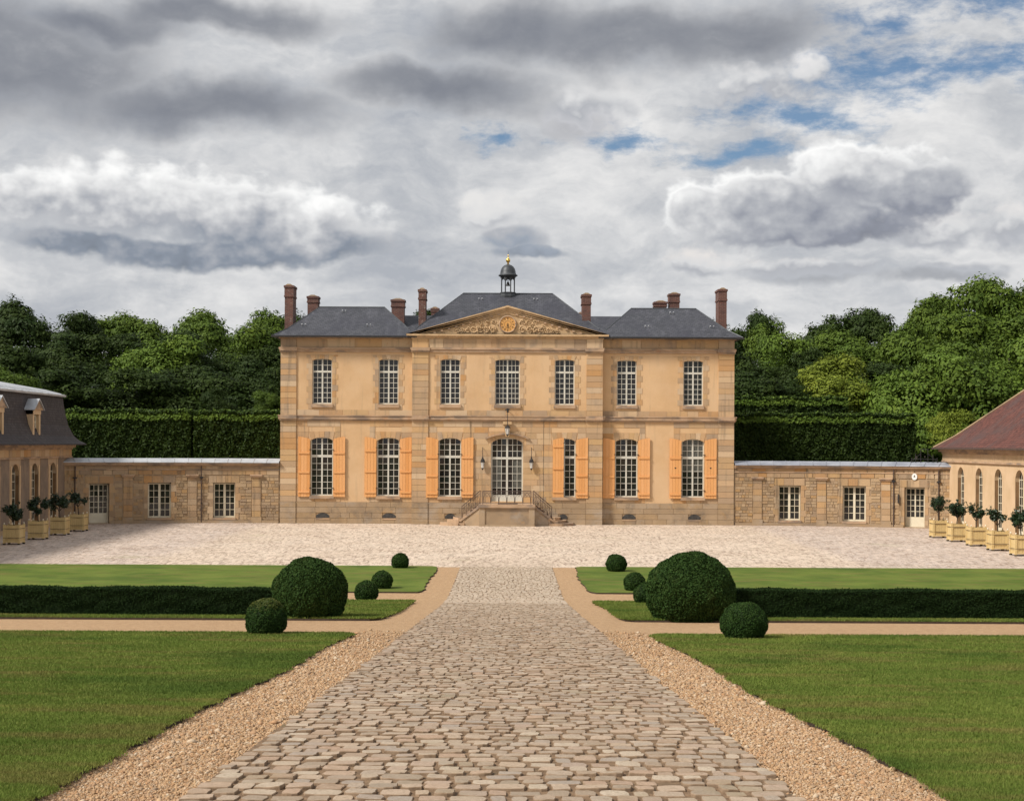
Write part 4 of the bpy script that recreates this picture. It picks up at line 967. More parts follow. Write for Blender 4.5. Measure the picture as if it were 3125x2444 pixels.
def door_lamp():
    loc = F_HOUSE.w(0.02, CN, 6.3); L = thing('bracket_lamp', 'dark bracket lamp hung before the keystone above the front door', 'lamp', loc)
    x, y, z = loc
    m = MB(); m.tube([(x, y, 6.42), (x, y - 0.30, 6.50), (x, y - 0.42, 6.36), (x, y - 0.42, 5.55)], 0.02, 5); m.box(x - .06, x + .06, y - .02, y + .06, 6.3, 6.52); m.tube([(x - .14, y - .2, 6.45), (x + .14, y - .3, 6.47)], .03, 5); m.build('bracket', M['iron'], L)
    MB().lathe([(0.06, 5.05), (0.09, 5.10), (0.13, 5.42), (0.12, 5.43)], x, y - 0.42, 6).build('lamp_glass', M['lamp_glass'], L)
    f = MB(); f.lathe([(0.16, 5.42), (0.15, 5.46), (0.05, 5.57)], x, y - 0.42, 6); f.lathe([(0.01, 4.96), (0.07, 5.03), (0.075, 5.06)], x, y - 0.42, 6)
    for k in range(6):
        a = k * math.pi / 3; f.tube([(x + .075 * math.cos(a), y - .42 + .075 * math.sin(a), 5.05), (x + .137 * math.cos(a), y - .42 + .137 * math.sin(a), 5.43)], 0.011, 4)
    f.build('lantern_frame', M['iron'], L)
door_lamp()

# ------------------------------------------------------------------ double entrance steps
def build_perron():
    S = thing('entrance_steps', 'double flight of stone entrance steps with wrought iron railing at the front door', 'steps', (0, -CN, 0))
    y0, y1, zl, hw = -CN - 0.06, -2.3, 1.20, 1.37
    m = MB(); m.box(-hw + .04, hw - .04, y1 + 0.06, y0, 0, zl - 0.18); m.build('base', M['plinth_stone'], S)
    p = MB()
    for sg in (-1, 1): p.box(sg * hw - .16, sg * hw + .16, y1 + 0.01, y1 + 0.5, 0, zl - 0.182)
    p.box(-hw, hw, y1 + .02, y1 + .3, 0, 0.10); p.build('pier', M['plinth_stone'], S)
    m = MB(); m.box(-hw - .2, hw + .2, y1 - 0.05, y0, zl - 0.18, zl); m.build('landing_slab', M['moulding_stone'], S)
    n = 7
    for sg in (-1, 1):
        for k in range(n):                                # treads run outwards along the wall, the lowest ones fan out
            z1 = zl - (k + 1) * zl / (n + 1); z0 = 0 if k == n - 1 else z1 - zl / (n + 1) - .02
            xa = hw + 0.18 + k * 0.20; xb = xa + 0.26
            if k < 4: poly = [(xa, y0), (xa, y1 + .5), (xb, y1 + .5), (xb, y0)]
            else:                                         # the lowest treads curve out beyond the cheek wall
                e = k - 4; xa = hw + .98; xo = hw + 1.36 + (.28, .62, 1.02)[e]; yf = y1 + .60 - .14 * e; ry = 1.0 + .1 * e; rx = .45 + .25 * e
                poly = [(xa, y0), (xa, yf + .12), (hw + 1.30, yf + .12), (hw + 1.31, yf)] + [(xo - rx + rx * math.sin(math.pi / 2 * c / 6), yf + ry - ry * math.cos(math.pi / 2 * c / 6)) for c in range(7)] + [(xo, y0)]
                z0 = 0
            q = [(sg * a, b) for a, b in poly]
            if sg < 0: q = q[::-1]
            N = len(q); mb = MB(); mb.add([(a, b, 0.0 if k > 2 else z1 - .3) for a, b in q] + [(a, b, z1) for a, b in q], [tuple(range(N)), tuple(range(2 * N - 1, N - 1, -1))] + [(i, i + N, (i + 1) % N + N, (i + 1) % N) for i in range(N)])
            mb.build('step', M['moulding_stone'], S)
        # sloping cheek wall and its coping
        ax, bx = hw + .14, hw + 1.28
        ay, by = y1 + .22, y1 + .62
        mb = MB(); v = [(sg * ax, ay, 0), (sg * bx, by, 0), (sg * bx, by, .12), (sg * ax, ay, zl - .2)]
        v += [(a, b + .18, c) for a, b, c in v]
        mb.add(v, [(0, 1, 2, 3), (7, 6, 5, 4), (0, 4, 5, 1), (1, 5, 6, 2), (2, 6, 7, 3), (3, 7, 4, 0)]); mb.build('cheek_wall', M['plinth_stone'], S)
        mb = MB(); v = [(sg * ax, ay - .05, zl - .2), (sg * (bx + .08), by - .05, .10), (sg * (bx + .08), by - .05, .23), (sg * ax, ay - .05, zl - .06)]
        v += [(a, b + .28, c) for a, b, c in v]
        mb.add(v, [(0, 1, 2, 3), (7, 6, 5, 4), (0, 4, 5, 1), (1, 5, 6, 2), (2, 6, 7, 3), (3, 7, 4, 0)]); mb.build('coping', M['moulding_stone'], S)
        mb = MB(); c1, c2 = hw + .1, hw + 1.12
        def at(f, h): return (sg * (c1 + (c2 - c1) * f), ay + (by - ay) * f + .07, (zl - .02) * (1 - f) + .28 * f + h)
        mb.tube([at(0, .78), at(.25, .76), at(1, .78)], .020, 5); mb.tube([at(0, .10), at(1, .06)], .014, 5); mb.tube([at(0, .62), at(1, .62)], .010, 4)
        for k in range(9): mb.tube([at(k / 8, 0), at(k / 8, .78)], .016 if k in (0, 8) else .009, 5)
        for k in range(4):
            f0 = (k + .15) / 4; f1 = (k + .85) / 4; fm = (f0 + f1) / 2
            mb.tube([at(f0, .1), at(f0 - .01, .34), at(fm, .60), at(f1 + .01, .34), at(f1, .1)], .010, 4)
            mb.tube([at(fm - .06, .2), at(fm, .38), at(fm + .06, .2)], .010, 4)
        mb.build('stair_railing', M['rusty_iron'], S)
    mb = MB(); fy = y1 + .06; w = hw - .05
    mb.tube([(-w, fy, zl + .74), (w, fy, zl + .74)], .020, 5); mb.tube([(-w, fy, zl + .66), (w, fy, zl + .66)], .010, 5); mb.tube([(-w, fy, zl + .10), (w, fy, zl + .10)], .014, 5)
    mb.box(-.5, .6, fy - .02, fy + .02, zl + .02, zl + .07)
    for k in range(7):
        x = -w + 2 * w * k / 6; mb.tube([(x, fy, zl), (x, fy, zl + .74)], .016 if k in (0, 6) else .010, 5)
    for k in range(6):
        x = -w + 2 * w * (k + .5) / 6; h = w / 6 * .92
        mb.tube([(x - h, fy, zl + .12), (x - h * .95, fy, zl + .36), (x - h * .5, fy, zl + .58), (x, fy, zl + .64), (x + h * .5, fy, zl + .58), (x + h * .95, fy, zl + .36), (x + h, fy, zl + .12)], .012, 5)
        mb.tube([(x - h * .8, fy, zl + .64), (x, fy, zl + .44), (x + h * .8, fy, zl + .64)], .009, 4)
    mb.build('landing_railing', M['rusty_iron'], S)
build_perron()

# ------------------------------------------------------------------ curved court walls beside the house
def build_flank(side):
    w = 'left' if side < 0 else 'right'
    fac = flank(side); r = random.Random(21 + side)
    T = thing('court_wall', 'curved rubble stone court wall with lead coping joining the house on its %s' % w, 'wall', (side * 18.5, -0.6, 0))
    wins = [(15.95, 1.22, 0.30, 2.27), (19.45, 1.22, 0.30, 2.27)]; door = (22.55, 1.0, 0.04, 2.24)
    holes = [(u - a / 2, u + a / 2, b, c) for u, a, b, c in wins + [door]]
    HT = 3.22; dp = 0.42
    mb = fac.mb(); wall(mb, FL_U0 + .05, FL_U1 + .2, 0, HT, holes, 0.0, dp, 0.5)
    mb.lbox(FL_U0 + .05, FL_U1 + .2, -0.95, -0.9, 0, HT, 20); mb.build('wall', M['mortar'], T)
    pil = [(13.9, 14.4), (17.45, 17.95), (20.85, 21.35)]
    sp = []
    dress = [(u - a / 2 - .26, u + a / 2 + .26, b - .12, c + .42) for u, a, b, c in wins + [door]]
    for a, b in pil: courses(sp, a, b, 0.35, 2.72, 0.36, 0.0, 0.05, [], 0.5, 0.6, r, jn=0.02, mat='flank_stone'); courses(sp, a - .05, b + .05, 0.0, 0.35, 0.35, 0, 0.09, [], 0.6, 0.7, r, mat='plinth_stone')
    for u, a, b, c in wins + [door]:
        for sg in (-1, 1):
            z = 0.02 if b < .1 else b - .1; k = 0
            while z < c - .02:
                z1 = min(z + r.uniform(.28, .42), c); e = .18 + (.14 if k % 2 else .02); p, q = sorted((u + sg * a / 2, u + sg * (a / 2 + e)))
                sp.append((p + .003, q - .003, 0, 0.022 + r.uniform(0, .01), z + .004, z1 - .004, 'flank_stone')); z = z1; k += 1
        courses(sp, u - a / 2 - .24, u + a / 2 + .24, c, c + .40, .40, 0, .026, [], .45, .7, r, mat='flank_stone')
    courses(sp, FL_U0 + .1, FL_U1, 2.72, HT, .26, 0.0, 0.035, [], .6, 1.2, r, mat='flank_stone')
    rb = []
    pz = [(a - .02, b + .02, 0, 3) for a, b in pil]
    courses(rb, FL_U0 + .1, FL_U1, 0.0, 2.72, .165, -0.02, 0.008, dress + holes + pz, .16, .42, r, gap=.012, jn=.035, mat='rubble', jz=.035)
    lay_blocks(fac, T, sp, 'stone_block', 'stone_blocks', 120, r)
    lay_blocks(fac, T, rb, 'rubble_stone', 'rubble_stones', 180, r)
    for a, b in pil:
        mb = fac.mb(); mb.box(a - .06, b + .06, 0, .12, 2.58, 2.66); mb.box(a - .10, b + .10, 0, .16, 2.66, 2.74); mb.build('capital', M['moulding_stone'], T)
    mb = fac.mb()
    for z0, z1, o in ((2.98, 3.04, .06), (3.22, 3.30, .12), (3.30, 3.40, .20)): mb.lbox(FL_U0 + .05, FL_U1 + .2, -.9 if z0 > 3.1 else 0.0, o, z0, z1, 22)
    mb.build('cornice', M['moulding_stone'], T)
    n = 16
    for i in range(n):                                    # lead sheets of the coping
        a, b = FL_U0 + .05 + (FL_U1 + .15 - FL_U0) * i / n, FL_U0 + .05 + (FL_U1 + .15 - FL_U0) * (i + 1) / n
        mb = fac.mb(); g = .008
        for c, d in ((a + g, (a + b) / 2), ((a + b) / 2, b - g)):
            mb.add([(c, .26, 3.40), (d, .26, 3.40), (d, .24, 3.44), (c, .24, 3.44), (c, -.5, 3.64), (d, -.5, 3.64), (c, -1.0, 3.40), (d, -1.0, 3.40)], [(0, 1, 2, 3), (3, 2, 5, 4), (4, 5, 7, 6), (0, 6, 7, 1)])
        mb.tube([(b, .26, 3.42), (b, .24, 3.45), (b, -.5, 3.65)], .018, 5)
        mb.build('coping_sheet', M['lead_coping'] if side > 0 else M['zinc'], T)
    for u, a, b, c in wins: window(fac, T, u, a - .02, b, c - .03, -.30, 2, 5, 0, frame='cream_paint', fw=.07, mull=.12)
    u, a, b, c = door
    window(fac, T, u, a - .02, b, c - .03, -.36, 2, 5, 0, frame='cream_paint', fw=.07, mull=.06, low_panel=.46, name='door')
    for u, a, b, c in wins:
        fac.mb().box(u - a / 2 - .04, u + a / 2 + .04, -.3, .08, b - .12, b - .002).build('sill', M['moulding_stone'], T)
    base = fac.mb(); cuts = [FL_U0 + .1] + [q for h in [(door[0] - .55, door[0] + .55)] for q in h] + [FL_U1]
    for k in (0, 2): base.lbox(cuts[k], cuts[k + 1], 0, .075, 0, .16, 14)
    base.build('plinth', M['plinth_stone'], T)
    # rain pipes are separate things
    for u, lab in ((23.75, 'next to the %s wing' % w),) + (((18.95 - 1.75 + .0, 'between the two windows'),) if side < 0 else ((21.5, 'beside the door'),)):
        p = fac.w(u, .06, 0)
        D = thing('rain_pipe', 'thin dark rain pipe on the %s court wall %s' % (w, lab), 'pipe', p)
        m = fac.mb(); m.tube([(u, .06, 0.05), (u, .06, 2.55), (u, .12, 2.75), (u, .12, 3.2)], .034, 6); m.build('downpipe', M['rusty_iron'], D)
        m = fac.mb(); m.box(u - .09, u + .09, .02, .16, 2.52, 2.60); m.box(u - .05, u + .05, .0, .10, 1.1, 1.13); m.build('pipe_clamp', M['iron'], D)
for sd_ in (-1, 1): build_flank(sd_)
def oval_sign():
    fac = flank(1); u, z = 22.55, 2.83; p = fac.w(u, .05, z)
    S = thing('oval_sign', 'small white oval enamel sign with black mark above the right court wall door', 'sign', p)
    k = 24; mb = fac.mb(); mb.prism([(u + .135 * math.cos(2 * math.pi * q / k), z + .185 * math.sin(2 * math.pi * q / k)) for q in range(k)][::-1], .085, .05); mb.build('plate', M['sign_enamel'], S)
    mb = fac.mb(); mb.prism([(u - .045, z - .02), (u + .045, z - .02), (u + .03, z + .03), (u + .012, z + .075), (u, z + .11), (u - .012, z + .075), (u - .03, z + .03)][::-1][::-1], .087, .09); mb.build('emblem', M['iron'], S)
    T = thing('wall_lamp', 'slim black lamp fixed between the door and pilaster of the right court wall', 'lamp', fac.w(21.75, .05, 1.55))
    m = fac.mb(); m.box(21.71, 21.79, .04, .14, 1.36, 1.78); m.build('lamp_body', M['iron'], T)
    m = fac.mb(); m.box(21.72, 21.78, .03, .10, 1.78, 1.84); m.build('lamp_cap', M['iron'], T)
oval_sign()
def iron_frame():
    fac = flank(1); u = 23.0; T = thing('iron_bracket', 'black iron spiked guard standing on the lead coping at the right', 'bracket', fac.w(u, -.4, 3.6))
    m = fac.mb()
    for a, h in ((22.35, .28), (22.55, .5), (22.8, .78), (23.15, .75), (23.4, .45), (23.6, .28)): m.tube([(a, -.4, 3.58), (a, -.4, 3.6 + h)], .018, 5)
    m.build('bars', M['iron'], T)
    m = fac.mb(); m.tube([(22.8, -.4, 4.36), (23.15, -.4, 4.34)], .016, 5); m.tube([(22.35, -.4, 3.80), (23.6, -.4, 3.80)], .014, 5); m.tube([(22.3, -.4, 3.62), (22.8, -.4, 4.1)], .012, 5); m.tube([(23.65, -.4, 3.62), (23.15, -.4, 4.1)], .012, 5); m.build('cross_bar', M['iron'], T)
iron_frame()

# ------------------------------------------------------------------ the two wings
ARCH_Y = [-4.65, -7.75, -10.8, -13.85, -16.9]
def build_wing(side):
    fac = wing_face(side); r = random.Random(40 + side); Ye = -1.4; Y0 = -34.0; HT = 4.35
    if side < 0: T = thing('wing_building', 'left wing with steep dark mansard roof, stone dormers and arched openings', 'building', (-WING_X - 5, -15, 0))
    else: T = thing('wing_building', 'right wing with red tiled hipped roof and pale arched facade', 'building', (WING_X + 5, -15, 0))
    aw, at, ab = 1.15, 3.42, 0.05
    holes = [(y - aw / 2, y + aw / 2, ab, at) for y in ARCH_Y]
    mb = fac.mb(); wall(mb, Y0, Ye, 0, HT, holes, 0.0, .02)
    mb.add([(Ye, 0, 0), (Ye, -12, 0), (Ye, -12, HT), (Ye, 0, HT)], [(0, 1, 2, 3)]); mb.add([(Y0, 0, 0), (Y0, -12, 0), (Y0, -12, HT), (Y0, 0, HT)], [(3, 2, 1, 0)])
    mb.add([(Y0, -.52, 0), (Ye, -.52, 0), (Ye, -.52, HT), (Y0, -.52, HT)], [(0, 1, 2, 3)])
    wm = 'wing_render' if side > 0 else 'stone'
    mb.build('wall', M[wm], T)
    for y in ARCH_Y:                                      # round heads and jamb stones
        k = 10; pts = [(y - aw / 2 * math.cos(math.pi * q / k), at - aw / 2 + aw / 2 * math.sin(math.pi * q / k)) for q in range(k + 1)]
        for half in (pts[:k // 2 + 1], pts[k // 2:]):
            cu = y - aw / 2 if half[0][0] < y - .01 and half[-1][0] <= y + .01 else y + aw / 2
            poly = half + [(cu, at)]
            fac.mb().prism(poly, .006, -.22).build('arch_spandrel', M[wm], T)
        if side < 0:
            for sg in (-1, 1):
                a, b = sorted((y + sg * aw / 2, y + sg * (aw / 2 + .22))); fac.mb().box(a, b, 0, .03, 0, at - .1).build('jamb', M['wing_render'], T)
        window(fac, T, y, aw, ab + .05, at - .02, -.20, 2, 7, 0, frame='cream_paint', fw=.05, mull=.07, low_panel=.35, thin=True)
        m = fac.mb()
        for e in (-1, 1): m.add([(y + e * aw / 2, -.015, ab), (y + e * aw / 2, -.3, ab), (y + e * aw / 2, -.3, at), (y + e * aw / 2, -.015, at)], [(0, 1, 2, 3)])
        m.build('reveal', M['reveal_shaded_stone'], T)
    if side < 0:                                          # grey rendered panels between the arches
        edges = [Ye + .0] + [q for y in ARCH_Y for q in (y + aw / 2 + .34, y - aw / 2 - .34)]
        for a, b in zip(edges[0::2], edges[1::2]): pass
        for y in ARCH_Y: fac.mb().box(y - aw / 2 - 1.62, y - aw / 2 - .34, 0, .018, .25, 3.72).build('render_panel', M['wing_panel'], T)
        fac.mb().box(ARCH_Y[0] + aw / 2 + .36, Ye - .5, 0, .018, .25, 3.72).build('render_panel', M['wing_panel'], T)
    sp = []; courses(sp, -22, Ye, 3.75, 4.12, .37, 0, .05, [], .5, .9, r, mat='stone' if side < 0 else 'wing_render'); courses(sp, Ye - .5, Ye, 0.2, 3.75, .35, 0, .03, [], .5, .6, r, mat='stone' if side < 0 else 'wing_render')
    lay_blocks(fac, T, sp, 'stone_block', 'stone_blocks', 60, r)
    mb = fac.mb(); mb.box(Y0, Ye, 0, .10, 3.66, 3.75); mb.box(Y0, Ye, 0, .12, 4.12, 4.22); mb.box(Y0, Ye + .1, 0, .26, 4.22, 4.36); mb.build('cornice', M['moulding_stone'], T)
    mb = fac.mb(); mb.box(Y0, Ye, 0, .05, 0, .2); mb.build('plinth', M['plinth_stone'], T) if side > 0 else None
    # roof rings: offset outwards from the wall line, height
    xin = 11.8
    def rings(L, mat, name):
        m = MB(); vs = []; fs = []
        for o, z in L: vs += [(side * (WING_X - o), Y0 - o, z), (side * (WING_X - o), Ye + o, z), (side * (WING_X + xin + o), Ye + o, z), (side * (WING_X + xin + o), Y0 - o, z)]
        for i in range(len(L) - 1):
            for k in range(4): fs.append((4 * i + k, 4 * i + (k + 1) % 4, 4 * i + 4 + (k + 1) % 4, 4 * i + 4 + k))
        fs.append((3, 2, 1, 0)); fs.append(tuple(4 * (len(L) - 1) + k for k in range(4)))
        m.add(vs, fs); return m.build(name, M[mat], T)
    if side > 0:
        rf = rings([(.42, 4.37), (.42, 4.44), (-.5, 5.05), (-5.85, 9.65)], 'red_tile', 'roof')
        MB().tube([(side * (WING_X - .42), Ye + .42, 4.46), (side * (WING_X + .5), Ye - .5, 5.08), (side * (WING_X + 5.85), Ye - 5.85, 9.68)], .06, 6).build('hip_capping', M['rubble_dim'], rf)
        MB().box(side * WING_X - .52, side * WING_X - .42, Y0, Ye + .5, 4.36, 4.45).build('gutter', M['rusty_iron'], rf)
    else:
        rf = rings([(.68, 4.36), (.68, 4.42), (.40, 4.58), (.14, 4.84), (-.11, 5.42), (-.26, 6.2), (-.36, 7.0)], 'brown_slate', 'roof')
        zf = rings([(-.22, 7.0), (-.20, 7.10), (-1.1, 7.32), (-5.9, 8.15)], 'zinc', 'zinc_roof')
        for i in range(12):
            y = -2.4 - i * 1.1; MB().tube([(-WING_X - .25, y, 7.13), (-WING_X - 1.1, y, 7.35), (-WING_X - 5.5, y, 8.12)], .03, 5).build('standing_seam', M['zinc'], zf)
        for y in (ARCH_Y[1] - .1, ARCH_Y[3] + .35, ARCH_Y[4] - 1.2):           # stone dormers
            x = -WING_X + .12; hw = .62
            d = MB(); d.box(x - 1.6, x, y - hw, y - hw + .26, 4.5, 6.15); d.box(x - 1.6, x, y + hw - .26, y + hw, 4.5, 6.15); d.box(x - 1.6, x + .03, y - hw, y + hw, 5.93, 6.16)
            D = d.build('dormer', M['wing_render'], T)
            g = MB(); g.add([(x + .1, y - hw - .14, 6.16), (x + .1, y + hw + .14, 6.16), (x + .1, y, 6.66), (x - .3, y - hw - .14, 6.16), (x - .3, y + hw + .14, 6.16), (x - .3, y, 6.66)], [(0, 1, 2), (5, 4, 3), (0, 2, 5, 3), (1, 4, 5, 2), (0, 3, 4, 1)]); g.build('gable', M['moulding_stone'], D)
            g = MB()
            for sg in (-1, 1): g.add([(x + .16, y, 6.74), (x + .16, y + sg * (hw + .22), 6.18), (x - 1.7, y + sg * (hw + .22), 6.18), (x - 1.7, y, 6.74), (x + .16, y, 6.68), (x + .16, y + sg * (hw + .22), 6.13), (x - 1.7, y + sg * (hw + .22), 6.13), (x - 1.7, y, 6.68)], [(0, 1, 2, 3), (7, 6, 5, 4), (0, 4, 5, 1), (1, 5, 6, 2)])
            g.build('dormer_roof', M['zinc'], D)
            fd = Facade(lambda u, n, z, x=x: (x + n, u, z), lambda u: R(90))
            fd.mb().box(y - hw + .26, y + hw - .26, -.30, -.2, 4.5, 5.93).build('window_back', M['glass'], D)
            f = fd.mb(); f.box(y - hw + .26, y - hw + .33, -.2, -.14, 4.55, 5.93); f.box(y + hw - .33, y + hw - .26, -.2, -.14, 4.55, 5.93); f.box(y - .03, y + .03, -.2, -.13, 4.55, 5.93)
            for q in range(5): f.box(y - hw + .3, y + hw - .3, -.2, -.15, 4.62 + q * .3, 4.65 + q * .3)
            f.build('window_frame', M['cream_paint'], D)
for sd_ in (-1, 1): build_wing(sd_)

# ------------------------------------------------------------------ vegetation
def leaf_quads(P_, N_, size, r, jitter=0.9, asp=1.5, fold=False):
    """leaf-shaped quads (diamonds) at points P_ facing roughly N_"""
    n = len(P_)
    N = N_ + r.normal(0, jitter, (n, 3)); N /= np.linalg.norm(N, axis=1, keepdims=True) + 1e-9
    A = r.normal(0, 1, (n, 3)); A -= (A * N).sum(1, keepdims=True) * N; A /= np.linalg.norm(A, axis=1, keepdims=True) + 1e-9
    B = np.cross(N, A); s = (size * (0.6 + 0.8 * r.random(n)))[:, None]
    V = np.stack([P_ - A * s * asp * .5, P_ - B * s * .42 + N * s * .08, P_ + A * s * asp * .5, P_ + B * s * .42 + N * s * .08], 1).reshape(-1, 3)
    return V, np.arange(n * 4).reshape(-1, 4)
def sphere_pts(n, r):
    v = r.normal(0, 1, (n, 3)); return v / np.linalg.norm(v, axis=1, keepdims=True)

# --- clipped box balls
def topiary(name, label, X_, d, rad, h, gold=False, leaf=0.030, dens=2600):
    Y = d - 85; z0 = float(gz(d)) + 0.05; r = np.random.default_rng(int(abs(X_) * 100 + d * 7))
    T = thing(name, label, 'shrub', (X_, Y, z0), 'clipped box balls')
    rz = h * 0.60; cz = h - rz; ell = np.array([rad, rad, rz])
    ph = r.random(6) * 6.28
    def lump(D): return 1 + 0.030 * np.sin(D[:, 0] * 5 + ph[0]) * np.sin(D[:, 1] * 5 + ph[1]) + 0.02 * np.sin(D[:, 2] * 6 + ph[2] + D[:, 0] * 3) + 0.020 * np.sin(D[:, 0] * 13 + ph[3]) * np.sin(D[:, 2] * 12 + ph[4]) + 0.010 * np.sin(D[:, 1] * 29 + ph[5]) * np.sin(D[:, 0] * 27) * np.sin(D[:, 2] * 25)
    nu, nv = 28, 16; vs = []; fs = []
    for i in range(nv + 1):
        for k in range(nu):
            th = math.pi * i / nv; a = 2 * math.pi * k / nu
            vs.append((math.sin(th) * math.cos(a), math.sin(th) * math.sin(a), math.cos(th)))
    D = np.array(vs); C = D * ell * 0.955 * lump(D)[:, None]; C[:, 2] = np.maximum(C[:, 2] + cz, 0.0)
    for i in range(nv):
        for k in range(nu): fs.append((i * nu + k, (i + 1) * nu + k, (i + 1) * nu + (k + 1) % nu, i * nu + (k + 1) % nu))
    me = bpy.data.meshes.new('core'); me.from_pydata([tuple(q) for q in C], [], fs); me.shade_smooth(); me.materials.append(M['topiary'])
    o = bpy.data.objects.new('dense_core', me); COL.objects.link(o); o.parent = T
    n = int(dens * 4 * math.pi * rad * rad); D = sphere_pts(n, r)
    Q = D * ell * (lump(D) * (0.950 + 0.06 * r.random(n)))[:, None]; Q[:, 2] += cz; k = Q[:, 2] > 0.0; Q, D = Q[k], D[k]
    V, F = leaf_quads(Q, D, leaf, r, 0.95)
    np_mesh('foliage', V, F, M['box_leaf'], r.random(len(F)) * 0.999 + .0005, T)
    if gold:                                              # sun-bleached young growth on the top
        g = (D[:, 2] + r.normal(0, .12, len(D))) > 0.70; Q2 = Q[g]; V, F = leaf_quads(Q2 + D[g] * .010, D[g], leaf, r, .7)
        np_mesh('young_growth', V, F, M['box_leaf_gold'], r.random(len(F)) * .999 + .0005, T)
    return T
topiary('box_ball', 'large clipped box dome at the end of the left low hedge', -4.02, 31.2, 0.765, 1.22, leaf=.030, dens=5200)
topiary('box_ball', 'largest clipped box dome, at the end of the right low hedge', 3.86, 31.05, 0.93, 1.36, leaf=.030, dens=5200)
topiary('box_ball', 'small golden-topped box ball in front of the left low hedge', -3.86, 24.55, 0.335, 0.565, True, .018, 8000)
topiary('box_ball', 'small box ball in front of the right low hedge', 3.84, 23.9, 0.372, 0.575, False, .018, 8000)
topiary('box_ball', 'farthest small box ball, left of the road against the courtyard paving', -3.82, 54.4, 0.315, 0.52, False, .032, 3200)
topiary('box_ball', 'small box ball on the far left lawn, second from the courtyard', -3.81, 46.6, 0.325, 0.53, False, .030, 3200)
topiary('box_ball', 'small box ball right behind the large left dome, beside the thin gravel path', -3.86, 41.9, 0.33, 0.54, False, .030, 3200)
topiary('box_ball', 'farthest small box ball, right of the road against the courtyard paving', 3.92, 53.4, 0.372, 0.60, False, .032, 3200)
topiary('box_ball', 'small box ball on the far right lawn, second from the courtyard', 3.98, 46.3, 0.335, 0.54, False, .030, 3200)
topiary('box_ball', 'small box ball half hidden behind the largest right dome', 3.80, 40.6, 0.335, 0.56, False, .030, 3200)

# --- clipped hedges
def hedge(name, label, x0, x1, y0, y1, zb, zt, leaf, dens, mat='hedge_leaf', rough=0.05, seed=1, group=None, zfun=None, rr=0.03):
    r = np.random.default_rng(seed); T = thing(name, label, 'hedge', ((x0 + x1) / 2, (y0 + y1) / 2, zb if not zfun else 0), group); of = np.array(origin(T))
    def prof(x): return zt + rough * (np.sin(x * 1.9 + seed) + .6 * np.sin(x * 4.3 + seed * 2) + .4 * np.sin(x * 9.1))
    c = MB(); n = max(2, int((x1 - x0) / .5)); xs = np.linspace(x0 + rough, x1 - rough, n)
    for a, b in zip(xs, xs[1:]):
        za, zb_ = prof(np.array([a]))[0] - rough * 1.6 - leaf * .3, prof(np.array([b]))[0] - rough * 1.6 - leaf * .3
        q = rough * 1.2 + leaf * .3 + rr * .35; za -= rr * .25; zb_ -= rr * .25
        c.add([(a, y0 + q, zb), (b, y0 + q, zb), (b, y1 - q, zb), (a, y1 - q, zb), (a, y0 + q, za), (b, y0 + q, zb_), (b, y1 - q, zb_), (a, y1 - q, za)], [(0, 1, 5, 4), (4, 5, 6, 7), (2, 3, 7, 6), (1, 2, 6, 5), (3, 0, 4, 7)])
    c.build('dense_core', M['topiary'], T)
    L, Wd, H = x1 - x0, y1 - y0, zt - zb
    P_ = []; N_ = []
    def face(nm, area):
        n = int(dens * area); u, v, w = r.random(n), r.random(n), r.random(n)
        bump = rough * (np.sin(u * L * 3.1 + v * 9 + seed) + np.sin(u * L * 7.3 - v * 13)) * .7
        dep = (1 - w ** .6) * leaf * 2.2
        x = x0 + u * L
        if nm == 'front':
            z = zb + v * (prof(x) - zb); k = np.clip((z - (prof(x) - rr)) / rr, 0, 1); q = np.stack([x, y0 + bump + dep + rr * (1 - np.sqrt(1 - k * k * .98)), z], 1)
            P_.append(q); N_.append(np.stack([np.zeros(n), -np.sqrt(1 - k * k), .2 + 1.2 * k], 1)); return
        elif nm == 'back': q = np.stack([x, y1 - bump - dep, zb + v * (prof(x) - zb)], 1); nn = (0, 1, .2)
        elif nm == 'top': q = np.stack([x, y0 + v * Wd, prof(x) - dep * .6 + np.abs(r.normal(0, leaf * .55, n))], 1); nn = (0, -.1, 1)
        else:
            s = x0 if nm == 'west' else x1; sg = -1 if nm == 'west' else 1
            q = np.stack([s + sg * (bump * .5 - dep), y0 + u * Wd, zb + v * H], 1); nn = (sg, 0, .2)
        P_.append(q); N_.append(np.tile(nn, (n, 1)))
    face('front', L * H); face('top', L * Wd * 1.2); face('west', Wd * H); face('east', Wd * H)
    Q = np.concatenate(P_); D = np.concatenate(N_); V, F = leaf_quads(Q, D, leaf, r, .8)
    if rr > .2:  # lighter leaves paint a sunlit band along the rounded top edge
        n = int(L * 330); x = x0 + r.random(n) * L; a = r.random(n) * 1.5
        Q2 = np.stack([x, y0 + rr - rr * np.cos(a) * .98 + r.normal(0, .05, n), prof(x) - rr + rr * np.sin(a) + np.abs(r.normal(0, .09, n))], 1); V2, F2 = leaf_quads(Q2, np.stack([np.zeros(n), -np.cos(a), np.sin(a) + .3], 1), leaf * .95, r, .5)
        np_mesh('lit_edge_leaves', V2 - of, F2, M['leaf_fresh'], r.random(n) * .999 + .0005, T)
    np_mesh('foliage', V - of, F, M[mat], r.random(len(F)) * .999 + .0005, T)
    return T
zh = float(gz(31.8)) + .05
hedge('low_hedge', 'long low clipped box hedge on the left lawn, running from the dome', -20.0, -4.6, -53.45, -52.85, zh - .05, zh + .555, .024, 5500, 'box_leaf_shaded', .012, 3, 'low clipped hedges')
hedge('low_hedge', 'long low clipped box hedge on the right lawn, running from the largest dome', 4.4, 20.0, -53.45, -52.85, zh - .05, zh + .575, .024, 5500, 'box_leaf_shaded', .012, 4, 'low clipped hedges')
